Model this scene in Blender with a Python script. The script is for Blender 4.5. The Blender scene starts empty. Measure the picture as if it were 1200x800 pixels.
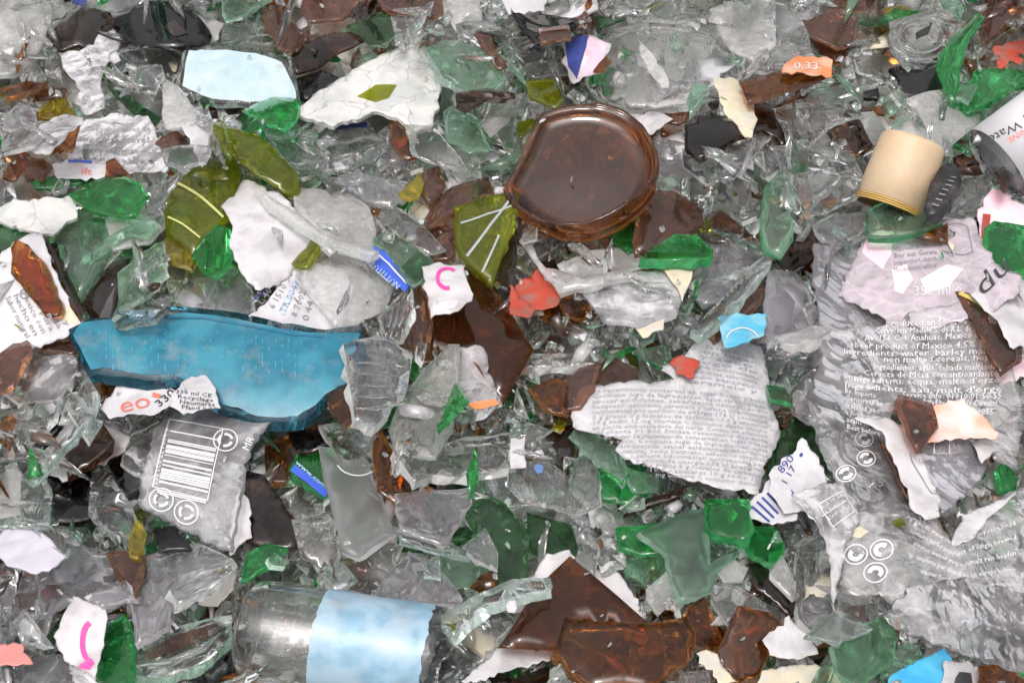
import bpy, math, random
import numpy as np
from mathutils import Vector, Matrix, noise
from mathutils.geometry import delaunay_2d_cdt

random.seed(7); RNG = np.random.default_rng(7)
scene = bpy.context.scene
COL = scene.collection

# ------------------------------------------------------------------ camera, sky, sun, exposure
ELEV = math.radians(50.0); DIST = 0.543; HFOV = math.radians(45.0)
CAM = np.array([0.0, -DIST * math.cos(ELEV), DIST * math.sin(ELEV)])
FWD = np.array([0.0, math.cos(ELEV), -math.sin(ELEV)])
RIGHT = np.array([1.0, 0.0, 0.0]); UP = np.array([0.0, math.sin(ELEV), math.cos(ELEV)])
cam_data = bpy.data.cameras.new("camera"); cam_data.sensor_fit = 'HORIZONTAL'; cam_data.angle = HFOV
cam_data.clip_start = 0.01; cam_data.clip_end = 50
cam = bpy.data.objects.new("camera", cam_data); COL.objects.link(cam)
cam.location = CAM; cam.rotation_euler = (math.radians(90) - ELEV, 0, 0)
scene.camera = cam

SUN_EL = math.radians(76); SUN_AZ = math.radians(-140)          # azimuth from +Y towards +X
world = bpy.data.worlds.new("World"); scene.world = world; world.use_nodes = True
wn = world.node_tree; wn.nodes.clear()
sky = wn.nodes.new("ShaderNodeTexSky"); sky.sky_type = 'NISHITA'; sky.sun_disc = False
sky.sun_elevation = SUN_EL; sky.sun_rotation = SUN_AZ; sky.dust_density = 10; sky.air_density = 2.0; sky.ozone_density = 1
hsv = wn.nodes.new("ShaderNodeHueSaturation"); hsv.inputs["Saturation"].default_value = 0.22
tint = wn.nodes.new("ShaderNodeMix"); tint.data_type = 'RGBA'; tint.blend_type = 'MULTIPLY'
tint.inputs["Factor"].default_value = 1.0; tint.inputs["B"].default_value = (1.0, 0.965, 0.985, 1)
bg = wn.nodes.new("ShaderNodeBackground"); bg.inputs["Strength"].default_value = 0.15
wo = wn.nodes.new("ShaderNodeOutputWorld")
wn.links.new(sky.outputs[0], hsv.inputs["Color"]); wn.links.new(hsv.outputs[0], tint.inputs["A"])
wn.links.new(tint.outputs["Result"], bg.inputs["Color"]); wn.links.new(bg.outputs[0], wo.inputs["Surface"])
sun_d = bpy.data.lights.new("sun", 'SUN'); sun_d.energy = 0.7; sun_d.angle = math.radians(10); sun_d.color = (1, .97, .93)
sun = bpy.data.objects.new("sun", sun_d); COL.objects.link(sun)
sv = Vector((math.sin(SUN_AZ) * math.cos(SUN_EL), math.cos(SUN_AZ) * math.cos(SUN_EL), math.sin(SUN_EL)))
sun.rotation_euler = sv.to_track_quat('Z', 'Y').to_euler(); sun.location = (0, 0, 1)

scene.view_settings.view_transform = 'Standard'; scene.view_settings.look = 'None'
scene.view_settings.exposure = 0.28; scene.view_settings.gamma = 1.0; scene.view_settings.use_curve_mapping = False
scene.render.engine = 'CYCLES'
cy = scene.cycles
cy.max_bounces = 24; cy.transmission_bounces = 20; cy.glossy_bounces = 8; cy.diffuse_bounces = 4; cy.transparent_max_bounces = 24
cy.caustics_reflective = True; cy.caustics_refractive = True; cy.blur_glossy = 0.3; cy.sample_clamp_indirect = 6
cy.use_denoising = True

# ------------------------------------------------------------------ materials
def _n(t, kind, **kw):
    n = t.nodes.new(kind)
    for k, v in kw.items(): n.inputs[k].default_value = v
    return n

def _pos(t):
    return t.nodes.new("ShaderNodeNewGeometry").outputs["Position"]

def glass(name, col, dirt=0.12, rough=0.015, milky=0.0, wav=0.035, dcol=(.62, .61, .58), scale=1.0, hackle=0.0, sheen=.5):
    """solid broken glass: tinted refraction, faint moulding waves, dust patches; milky tint also stands in for glow and sky sheen"""
    m = bpy.data.materials.new(name); m.use_nodes = True; t = m.node_tree; t.nodes.clear(); L = t.links.new
    P = _pos(t)
    pr = t.nodes.new("ShaderNodeBsdfPrincipled")
    pr.inputs["Base Color"].default_value = (*col, 1); pr.inputs["Transmission Weight"].default_value = 1
    pr.inputs["IOR"].default_value = 1.5; pr.inputs["Specular IOR Level"].default_value = sheen; pr.inputs["Roughness"].default_value = rough
    n1 = _n(t, "ShaderNodeTexNoise", Scale=55.0 * scale, Detail=3.0); L(P, n1.inputs["Vector"])
    n2 = _n(t, "ShaderNodeTexNoise", Scale=900.0, Detail=2.0); L(P, n2.inputs["Vector"])
    b1 = _n(t, "ShaderNodeBump", Strength=wav, Distance=0.006); L(n1.outputs["Fac"], b1.inputs["Height"])
    b2 = _n(t, "ShaderNodeBump", Strength=0.012, Distance=0.0006); L(n2.outputs["Fac"], b2.inputs["Height"]); L(b1.outputs[0], b2.inputs["Normal"])
    last = b2.outputs[0]
    if hackle:
        mp = t.nodes.new("ShaderNodeMapping"); mp.inputs["Scale"].default_value = (1, .22, 1); mp.inputs["Rotation"].default_value = (0, 0, .6); L(P, mp.inputs["Vector"])
        n7 = _n(t, "ShaderNodeTexNoise", Scale=150.0, Detail=2.5, Distortion=1.2); L(mp.outputs[0], n7.inputs["Vector"])
        n8 = _n(t, "ShaderNodeTexNoise", Scale=38.0, Detail=1.0); L(P, n8.inputs["Vector"])
        r8 = _n(t, "ShaderNodeMapRange"); r8.inputs["From Min"].default_value = .46; r8.inputs["From Max"].default_value = .66; L(n8.outputs["Fac"], r8.inputs["Value"])
        m8 = t.nodes.new("ShaderNodeMath"); m8.operation = 'MULTIPLY'; L(n7.outputs["Fac"], m8.inputs[0]); L(r8.outputs[0], m8.inputs[1])
        b3 = _n(t, "ShaderNodeBump", Strength=hackle, Distance=0.003); L(m8.outputs[0], b3.inputs["Height"]); L(last, b3.inputs["Normal"]); last = b3.outputs[0]
    L(last, pr.inputs["Normal"])
    n3 = _n(t, "ShaderNodeTexNoise", Scale=260.0, Detail=8.0, Roughness=0.75); L(P, n3.inputs["Vector"])
    n4 = _n(t, "ShaderNodeTexNoise", Scale=30.0, Detail=2.0); L(P, n4.inputs["Vector"])
    mu = t.nodes.new("ShaderNodeMath"); mu.operation = 'MULTIPLY'; L(n3.outputs["Fac"], mu.inputs[0]); L(n4.outputs["Fac"], mu.inputs[1])
    mr = _n(t, "ShaderNodeMapRange"); mr.inputs["From Min"].default_value = .2; mr.inputs["From Max"].default_value = .42
    mr.inputs["To Min"].default_value = milky; mr.inputs["To Max"].default_value = min(1, milky + dirt); L(mu.outputs[0], mr.inputs["Value"])
    df = _n(t, "ShaderNodeBsdfDiffuse", Color=(*dcol, 1)); tr = _n(t, "ShaderNodeBsdfTranslucent", Color=(*dcol, 1))
    mx = _n(t, "ShaderNodeMixShader", Fac=0.4); L(df.outputs[0], mx.inputs[1]); L(tr.outputs[0], mx.inputs[2])
    mo = t.nodes.new("ShaderNodeMixShader"); L(mr.outputs[0], mo.inputs[0]); L(pr.outputs[0], mo.inputs[1]); L(mx.outputs[0], mo.inputs[2])
    o = t.nodes.new("ShaderNodeOutputMaterial"); L(mo.outputs[0], o.inputs[0])
    return m

def solid(name, col, rough=.5, var=.12, scale=180., bump=.25, crack=None, spec=.5, col2=None, cscale=60., grime=.4):
    """paper, paint and plastic: mottled colour, creases, grey grime, optional craze lines"""
    m = bpy.data.materials.new(name); m.use_nodes = True; t = m.node_tree; t.nodes.clear(); L = t.links.new
    P = _pos(t); pr = t.nodes.new("ShaderNodeBsdfPrincipled"); pr.inputs["Roughness"].default_value = rough
    pr.inputs["Specular IOR Level"].default_value = spec
    n1 = _n(t, "ShaderNodeTexNoise", Scale=scale, Detail=5.0); L(P, n1.inputs["Vector"])
    c = t.nodes.new("ShaderNodeMix"); c.data_type = 'RGBA'
    c.inputs["A"].default_value = (*[x * (1 - var) for x in col], 1); c.inputs["B"].default_value = (*[min(1, x * (1 + var)) for x in col], 1)
    L(n1.outputs["Fac"], c.inputs["Factor"]); last = c.outputs["Result"]
    if col2:
        n5 = _n(t, "ShaderNodeTexNoise", Scale=cscale, Detail=2.0); L(P, n5.inputs["Vector"])
        r = _n(t, "ShaderNodeMapRange"); r.inputs["From Min"].default_value = .45; r.inputs["From Max"].default_value = .62; L(n5.outputs["Fac"], r.inputs["Value"])
        c2 = t.nodes.new("ShaderNodeMix"); c2.data_type = 'RGBA'; c2.inputs["B"].default_value = (*col2, 1)
        L(r.outputs[0], c2.inputs["Factor"]); L(last, c2.inputs["A"]); last = c2.outputs["Result"]
    n6 = _n(t, "ShaderNodeTexNoise", Scale=95.0, Detail=6.0, Roughness=.7); L(P, n6.inputs["Vector"])
    r6 = _n(t, "ShaderNodeMapRange"); r6.inputs["From Min"].default_value = .52; r6.inputs["From Max"].default_value = .75; r6.inputs["To Max"].default_value = grime
    L(n6.outputs["Fac"], r6.inputs["Value"])
    c3 = t.nodes.new("ShaderNodeMix"); c3.data_type = 'RGBA'; c3.inputs["B"].default_value = (.25, .23, .21, 1)
    L(r6.outputs[0], c3.inputs["Factor"]); L(last, c3.inputs["A"]); last = c3.outputs["Result"]
    hgt = n1.outputs["Fac"]
    if crack:
        v = _n(t, "ShaderNodeTexVoronoi", Scale=crack); v.feature = 'DISTANCE_TO_EDGE'
        nd = _n(t, "ShaderNodeTexNoise", Scale=60.0, Detail=4.0); L(P, nd.inputs["Vector"])
        va = t.nodes.new("ShaderNodeVectorMath"); va.operation = 'MULTIPLY_ADD'; L(nd.outputs["Color"], va.inputs[0]); va.inputs[1].default_value = (.022, .022, .022); L(P, va.inputs[2]); L(va.outputs[0], v.inputs["Vector"])
        r = _n(t, "ShaderNodeMapRange"); r.inputs["From Max"].default_value = .022; L(v.outputs["Distance"], r.inputs["Value"])
        c4 = t.nodes.new("ShaderNodeMix"); c4.data_type = 'RGBA'; c4.inputs["A"].default_value = (.3, .3, .29, 1)
        L(r.outputs[0], c4.inputs["Factor"]); L(last, c4.inputs["B"]); last = c4.outputs["Result"]
    L(last, pr.inputs["Base Color"])
    b = _n(t, "ShaderNodeBump", Strength=bump, Distance=.002); L(hgt, b.inputs["Height"]); L(b.outputs[0], pr.inputs["Normal"])
    o = t.nodes.new("ShaderNodeOutputMaterial"); L(pr.outputs[0], o.inputs[0])
    return m

def film(name, col=(.8, .8, .82), veil=.25, var=.25, crease=.3, white=.2):
    """thin printed plastic label film: see-through sheet with a milky veil and a glossy, creased surface"""
    m = bpy.data.materials.new(name); m.use_nodes = True; t = m.node_tree; t.nodes.clear(); L = t.links.new
    P = _pos(t)
    n1 = _n(t, "ShaderNodeTexNoise", Scale=70.0, Detail=6.0, Roughness=.65); L(P, n1.inputs["Vector"])
    r = _n(t, "ShaderNodeMapRange"); r.inputs["From Min"].default_value = .35; r.inputs["From Max"].default_value = .7
    r.inputs["To Min"].default_value = max(0, veil - var); r.inputs["To Max"].default_value = min(1, veil + var); L(n1.outputs["Fac"], r.inputs["Value"])
    nd = _n(t, "ShaderNodeTexNoise", Scale=40.0, Detail=3.0); L(P, nd.inputs["Vector"])
    va = t.nodes.new("ShaderNodeVectorMath"); va.operation = 'MULTIPLY_ADD'; L(nd.outputs["Color"], va.inputs[0]); va.inputs[1].default_value = (.035, .035, .035); L(P, va.inputs[2])
    vo = _n(t, "ShaderNodeTexVoronoi", Scale=48.0); vo.feature = 'DISTANCE_TO_EDGE'; L(va.outputs[0], vo.inputs["Vector"])
    rv = _n(t, "ShaderNodeMapRange"); rv.inputs["From Max"].default_value = .05; rv.inputs["To Min"].default_value = white; rv.inputs["To Max"].default_value = 0; L(vo.outputs["Distance"], rv.inputs["Value"])
    ad = t.nodes.new("ShaderNodeMath"); ad.use_clamp = True; L(r.outputs[0], ad.inputs[0]); L(rv.outputs[0], ad.inputs[1])
    n2 = _n(t, "ShaderNodeTexNoise", Scale=45.0, Detail=3.0); n2.inputs["Distortion"].default_value = 1.2; L(P, n2.inputs["Vector"])
    b = _n(t, "ShaderNodeBump", Strength=crease, Distance=.006); L(n2.outputs["Fac"], b.inputs["Height"])
    tp = _n(t, "ShaderNodeBsdfTransparent", Color=(.97, .97, .97, 1)); df = _n(t, "ShaderNodeBsdfDiffuse", Color=(*col, 1)); L(b.outputs[0], df.inputs["Normal"])
    tl = _n(t, "ShaderNodeBsdfTranslucent", Color=(*col, 1)); md = _n(t, "ShaderNodeMixShader", Fac=.25); L(df.outputs[0], md.inputs[1]); L(tl.outputs[0], md.inputs[2])
    m1 = t.nodes.new("ShaderNodeMixShader"); L(ad.outputs[0], m1.inputs[0]); L(tp.outputs[0], m1.inputs[1]); L(md.outputs[0], m1.inputs[2])
    gl = _n(t, "ShaderNodeBsdfGlossy", Color=(1, 1, 1, 1), Roughness=.10); L(b.outputs[0], gl.inputs["Normal"])
    fr = _n(t, "ShaderNodeFresnel", IOR=1.5); L(b.outputs[0], fr.inputs["Normal"])
    m2 = t.nodes.new("ShaderNodeMixShader"); L(fr.outputs[0], m2.inputs[0]); L(m1.outputs[0], m2.inputs[1]); L(gl.outputs[0], m2.inputs[2])
    o = t.nodes.new("ShaderNodeOutputMaterial"); L(m2.outputs[0], o.inputs[0])
    return m

# code -> (material, object name, category, group, thickness mm, crumple mm, curvature)
K = {}
def kind(code, mat, name, cat, group, th=1.5, crump=0.0, curv=1.0): K[code] = (mat, name, cat, group, th, crump, curv)
kind('C', glass("clear_glass", (.985, .993, .987), .07, milky=.0, wav=.05, dcol=(.86, .86, .84), hackle=.45), "clear_glass_shard", "glass shard", "clear glass shards in the heap")
kind('A', glass("aqua_glass", (.91, .97, .945), .10, milky=.0, wav=.05, dcol=(.82, .86, .83), hackle=.4), "aqua_glass_shard", "glass shard", "pale aqua glass shards in the heap")
kind('F', glass("frosted_glass", (.97, .98, .97), .28, .10, .20, dcol=(.88, .88, .87), hackle=.2), "frosted_glass_shard", "glass shard", "frosted glass shards in the heap")
kind('V', glass("greyed_glass", sheen=1.0, col=(.93, .92, .95), dirt=.14, rough=.015, milky=.06, wav=.015, dcol=(.66, .65, .69)), "grey_glass_shard", "glass shard", "grey sheened glass shards in the heap")
kind('B', glass("amber_glass", sheen=1.0, col=(.50, .165, .024), dirt=.05, milky=.02, wav=.012, dcol=(.42, .20, .08), hackle=.15), "amber_glass_shard", "glass shard", "amber glass shards in the heap")
kind('M', glass("sky_sheen_amber_glass", sheen=1.0, col=(.42, .16, .07), dirt=.10, rough=.015, milky=.05, wav=.012, dcol=(.42, .32, .30)), "brown_glass_shard", "glass shard", "brown glass shards in the heap")  # mauve veil colour stands in for sky reflected on amber glass
kind('D', glass("dark_brown_glass", sheen=1.0, col=(.12, .045, .018), dirt=.06, wav=.02, hackle=.2), "dark_glass_shard", "glass shard", "dark brown glass shards in the heap")
kind('K', glass("black_glass", sheen=1.0, col=(.02, .018, .022), dirt=.05, wav=.02, hackle=.2), "black_glass_shard", "glass shard", "black glass shards in the heap")
kind('G', glass("emerald_glass", (.12, .74, .24), .08, milky=.08, wav=.02, dcol=(.06, .46, .13), hackle=.25), "green_glass_shard", "glass shard", "emerald glass shards in the heap")  # milky green puts the glow of light through the glass into the colour
kind('P', glass("pale_green_glass", (.60, .88, .69), .12, .02, .06, wav=.02, dcol=(.46, .68, .52), hackle=.25), "pale_green_glass_shard", "glass shard", "pale green glass shards in the heap")
kind('N', glass("deep_green_glass", (.14, .38, .16), .12, milky=.03, wav=.03, dcol=(.12, .25, .12), hackle=.35), "deep_green_glass_shard", "glass shard", "deep green glass shards in the heap")
kind('O', glass("olive_glass", sheen=1.0, col=(.50, .54, .03), dirt=.10, milky=.16, wav=.02, dcol=(.27, .31, .02), hackle=.15), "olive_glass_shard", "glass shard", "olive glass shards in the heap")
EDGE = {c: glass(n, col, .3, .2, mk, dcol=d) for c, n, col, mk, d in (  # broken faces: rougher, with their bright edge light put into a paler colour
    ('B', "amber_fracture", (.55, .24, .06), .12, (.36, .20, .09)), ('M', "brown_fracture", (.50, .24, .12), .14, (.36, .24, .17)),
    ('C', "clear_fracture", (.94, .99, .97), .24, (.90, .93, .91)), ('A', "aqua_fracture", (.78, .96, .90), .24, (.76, .90, .84)),
    ('F', "frosted_fracture", (.97, .98, .97), .5, (.86, .87, .86)), ('V', "grey_fracture", (.93, .94, .95), .24, (.84, .85, .87)),
    ('P', "pale_green_fracture", (.55, .90, .68), .2, (.58, .84, .68)), ('G', "emerald_fracture", (.10, .75, .28), .15, (.12, .6, .25)))}
kind('W', solid("white_paper", (.52, .51, .52), .5, col2=(.40, .39, .40), grime=.5, cscale=90), "paper_scrap", "paper scrap", "white paper scraps in the heap", .35, .8, .5)
kind('I', solid("crazed_white", (.54, .54, .52), .3, crack=42., col2=(.42, .44, .43), grime=.4), "crazed_shard", "coated shard", "white coated shards in the heap", 1.8, .3)
kind('L', film("veiled_film", veil=.40, var=.25, white=.08), "label_film", "label film", "clear plastic label films in the heap", .12, .4, .5)
kind('T', film("clear_film", (.84, .84, .87), veil=.18, var=.12, white=.10), "label_film", "label film", "clear plastic label films in the heap", .12, .4, .5)
kind('X', solid("printed_white", (.53, .53, .55), .4, grime=.4, col2=(.44, .44, .46)), "label_scrap", "label scrap", "printed label scraps in the heap", .3, .4, .6)
kind('S', solid("sky_blue", (.08, .38, .55), .3, col2=(.22, .46, .57), cscale=110), "blue_label_scrap", "label scrap", "blue label scraps in the heap", .4, .3, .6)
kind('R', solid("red_print", (.40, .055, .03), .28, col2=(.28, .09, .07), cscale=110), "red_label_scrap", "label scrap", "red and orange label scraps in the heap", .4, .3, .6)
kind('Q', solid("orange_print", (.66, .22, .08), .35, col2=(.60, .36, .24), cscale=110), "orange_label_scrap", "label scrap", "red and orange label scraps in the heap", .4, .3, .6)
kind('E', solid("cream_print", (.58, .52, .38), .5, col2=(.50, .48, .42), cscale=110), "cream_label_scrap", "label scrap", "cream label scraps in the heap", .4, .5, .6)
kind('H', solid("pink_film", (.78, .50, .60), .3, col2=(.8, .72, .74)), "pink_label_scrap", "label scrap", "pink label scraps in the heap", .3, .6, .6)
kind('Y', glass("yellow_glass", (.75, .62, .06), .15, milky=.08, dcol=(.6, .5, .1)), "yellow_glass_shard", "glass shard", "yellow glass shards in the heap")
INK = {
 'black': solid("black_ink", (.03, .03, .035), .5, grime=.1), 'grey': solid("grey_ink", (.20, .20, .22), .5, grime=.1),
 'white': solid("white_ink", (.60, .60, .62), .45, grime=.1), 'navy': solid("navy_ink", (.03, .05, .22), .45, grime=.1),
 'blue': solid("blue_ink", (.04, .10, .52), .4, grime=.1), 'lightblue': solid("light_blue_ink", (.42, .56, .9), .4, grime=.1),
 'red': solid("red_ink", (.70, .16, .12), .45, grime=.1), 'magenta': solid("magenta_ink", (.70, .06, .30), .45, grime=.1),
 'pink': solid("pink_ink", (.80, .52, .60), .45, grime=.1, col2=(.82, .70, .74)), 'orange': K['Q'][0], 'gold': solid("gold_ink", (.55, .42, .10), .35),
 'turquoise': solid("turquoise_paint", (.016, .14, .21), .2, col2=(.036, .21, .28), cscale=55, var=.35, spec=.5, grime=.45, bump=.06),
 'paleblue': solid("pale_blue_paint", (.36, .48, .53), .45, col2=(.43, .53, .57), grime=.5),
 'softgrey': solid("soft_grey_ink", (.27, .27, .29), .5, grime=.1), 'oliveline': solid("olive_line", (.42, .44, .16), .4, grime=.1),
 'babyblue': solid("baby_blue_label", (.20, .35, .46), .35, col2=(.29, .41, .49), cscale=90, var=.35, grime=.55, bump=.12),
}

# ------------------------------------------------------------------ geometry of the pile
def rays(px, py):
    s = 2 * math.tan(HFOV / 2) / 1200.0
    px = np.asarray(px, float); py = np.asarray(py, float)
    return FWD + ((px - 600) * s)[..., None] * RIGHT - ((py - 400) * s)[..., None] * UP

CELL = 4; X0, X1, Y0, Y1 = -260, 1460, -150, 1010
GX, GY = np.meshgrid(np.arange(X0, X1, CELL) + CELL / 2, np.arange(Y0, Y1, CELL) + CELL / 2)
GD = rays(GX, GY)
H = np.zeros(GX.shape)                # height of the pile seen along each line of sight
COVER = np.zeros(GX.shape, bool); CLEAR = np.zeros(GX.shape, bool)

def in_poly(xs, ys, poly):
    r = np.zeros(xs.shape, bool); n = len(poly)
    for i in range(n):
        x1, y1 = poly[i]; x2, y2 = poly[(i + 1) % n]
        if y1 == y2: continue
        c = ((y1 > ys) != (y2 > ys)) & (xs < (x2 - x1) * (ys - y1) / (y2 - y1) + x1)
        r ^= c
    return r

def cells(poly):
    P = np.asarray(poly)
    i0 = max(0, int((P[:, 0].min() - X0) // CELL) - 1); i1 = min(GX.shape[1], int((P[:, 0].max() - X0) // CELL) + 2)
    j0 = max(0, int((P[:, 1].min() - Y0) // CELL) - 1); j1 = min(GX.shape[0], int((P[:, 1].max() - Y0) // CELL) + 2)
    sl = (slice(j0, j1), slice(i0, i1))
    m = in_poly(GX[sl], GY[sl], poly)
    if m.sum() < 3:
        cx, cy_ = P.mean(0); m = (abs(GX[sl] - cx) < CELL * 1.5) & (abs(GY[sl] - cy_) < CELL * 1.5)
    return sl, m

def surface_points(sl, m):
    d = GD[sl][m]; t = (H[sl][m] - CAM[2]) / d[:, 2]
    return CAM + d * t[:, None]

class Rest:
    """a resting plane for a piece dropped on the pile: origin, axes, and how to reach it along a line of sight"""
    def __init__(self, poly, tilt=10.0, th=.0022, pct=88, fit=.6, normal=None, extra=0.0, lift=.010):
        self.sl, self.m = cells(poly)
        Q = surface_points(self.sl, self.m)
        if normal is None:
            n = np.array([0, 0, 1.0])
            if len(Q) >= 6:
                A = np.c_[Q[:, 0], Q[:, 1], np.ones(len(Q))]
                a, b, _ = np.linalg.lstsq(A, Q[:, 2], rcond=None)[0]
                g = math.hypot(a, b); k = fit * min(1, .38 / max(g, 1e-6))
                n = np.array([-a * k, -b * k, 1.0])
            ang = RNG.uniform(0, 2 * math.pi); r = math.tan(math.radians(tilt)) * math.sqrt(RNG.uniform(.1, 1))
            n = n / np.linalg.norm(n) + np.array([math.cos(ang) * r, math.sin(ang) * r, 0])
        else: n = np.asarray(normal, float)
        n /= np.linalg.norm(n)
        if normal is None:
            h = math.hypot(n[0], n[1]); mx = .44
            if h > mx: n = np.array([n[0] * mx / h, n[1] * mx / h, math.sqrt(1 - mx * mx)])
        self.n = n
        w = Q @ n; self.c = min(np.percentile(w, pct), np.percentile(w, 55) + lift) + th * .55 + extra
        c2 = np.asarray(poly).mean(0); self.c2 = c2; self.f = None; self.o = self.hit([c2[0]], [c2[1]])[0]
        u = np.cross(n, [0, 1.0, 0.0]); u /= np.linalg.norm(u); self.u = u; self.v = np.cross(n, u)
    def hit(self, px, py):
        d = rays(px, py); t = (self.c - CAM @ self.n) / (d @ self.n)
        return CAM + d * t[:, None]
    def uv(self, px, py):
        r = self.hit(px, py) - self.o
        return np.c_[r @ self.u, r @ self.v]
    def raise_pile(self, top=.0012):
        d = GD[self.sl][self.m]; t = (self.c + top - CAM @ self.n) / (d @ self.n); X = CAM + d * t[:, None]
        if self.f is not None and len(X):
            q = X - self.o; t = (self.c + top + self.f(np.c_[q @ self.u, q @ self.v]) - CAM @ self.n) / (d @ self.n); X = CAM + d * t[:, None]
        H[self.sl][self.m] = X[:, 2]
    def settle(self, f, th, pct):
        """lift the piece until its own curved underside clears what lies beneath it"""
        Q = surface_points(self.sl, self.m)
        if len(Q):
            q = Q - self.o; z = f(np.c_[q @ self.u, q @ self.v])
            w = Q @ self.n - z; self.c = min(np.percentile(w, pct), np.percentile(w, 55) + .015) + th * 1.02
            c2 = self.c2; self.o = self.hit([c2[0]], [c2[1]])[0]
        self.f = f

def parse(s): return [tuple(float(v) for v in p.split(',')) for p in s.split()]

def roughen(poly, seg=9.0, jit=.7, rnd=random):
    out = []; eid = []
    n = len(poly)
    for i in range(n):
        (x1, y1), (x2, y2) = poly[i], poly[(i + 1) % n]
        d = math.hypot(x2 - x1, y2 - y1); k = max(1, int(d / seg))
        nx, ny = -(y2 - y1) / max(d, 1e-6), (x2 - x1) / max(d, 1e-6); bow = rnd.uniform(-.02, .02) * d
        for j in range(k):
            f = j / k; w = (0 if j == 0 else rnd.uniform(-jit, jit) * (2.6 if rnd.random() < .12 else 1)) + bow * 4 * f * (1 - f)
            out.append((x1 + (x2 - x1) * f + nx * w, y1 + (y2 - y1) * f + ny * w)); eid.append(i)
    return out, eid

def outward(V, F):
    A = np.asarray(V, float); A = A - A.mean(0); vol = 0.0
    for f in F:
        for k in range(1, len(f) - 1): vol += A[f[0]] @ np.cross(A[f[k]], A[f[k + 1]])
    return F if vol >= 0 else [tuple(reversed(f)) for f in F]

def mesh_from(name, V, F, mats, smooth=None, midx=None, closed=False):
    if closed: F = outward(V, F)
    me = bpy.data.meshes.new(name); me.from_pydata([tuple(v) for v in V], [], F)
    for m in mats: me.materials.append(m)
    if smooth is not None: me.polygons.foreach_set("use_smooth", smooth)
    if midx is not None: me.polygons.foreach_set("material_index", midx)
    me.update(); return me

def link(name, me, loc=(0, 0, 0), parent=None):
    o = bpy.data.objects.new(name, me); COL.objects.link(o); o.location = loc
    if parent is not None: o.parent = parent
    return o

def sheet_tris(pts2, step):
    """fill an outline with triangles on an inner grid: returns points, faces"""
    P = [Vector(p) for p in pts2]; n = len(P); A = np.asarray(pts2)
    lo, hi = A.min(0), A.max(0); extra = []
    nx, ny = int((hi[0] - lo[0]) / step) + 1, int((hi[1] - lo[1]) / step) + 1
    if nx * ny < 6000:
        gx, gy = np.meshgrid(lo[0] + (np.arange(nx) + .5) * step, lo[1] + (np.arange(ny) + .5) * step)
        gx = gx.ravel() + RNG.uniform(-.25, .25, gx.size) * step; gy = gy.ravel() + RNG.uniform(-.25, .25, gy.size) * step
        inside = in_poly(gx, gy, [tuple(p) for p in pts2])
        for x, y in zip(gx[inside], gy[inside]):
            if np.min((A[:, 0] - x) ** 2 + (A[:, 1] - y) ** 2) > (step * .35) ** 2: extra.append(Vector((x, y)))
    r = delaunay_2d_cdt(P + extra, [(i, (i + 1) % n) for i in range(n)], [list(range(n))], 1, 1e-9)
    return np.array([(v[0], v[1]) for v in r[0]]), [tuple(f) for f in r[2]]

def crease(x, y, sd):
    # folded sheet: sharp ridges between flat facets, plus a slow swell
    d, _ = noise.voronoi(Vector((x * 62, y * 62, 0)) + sd)
    return 1.6 * (d[1] - d[0]) - .7 + .8 * noise.noise(Vector((x * 30, y * 30, 7)) + sd) + .25 * noise.noise(Vector((x * 210, y * 210, 3)) + sd)

class Piece:
    pass

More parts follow.
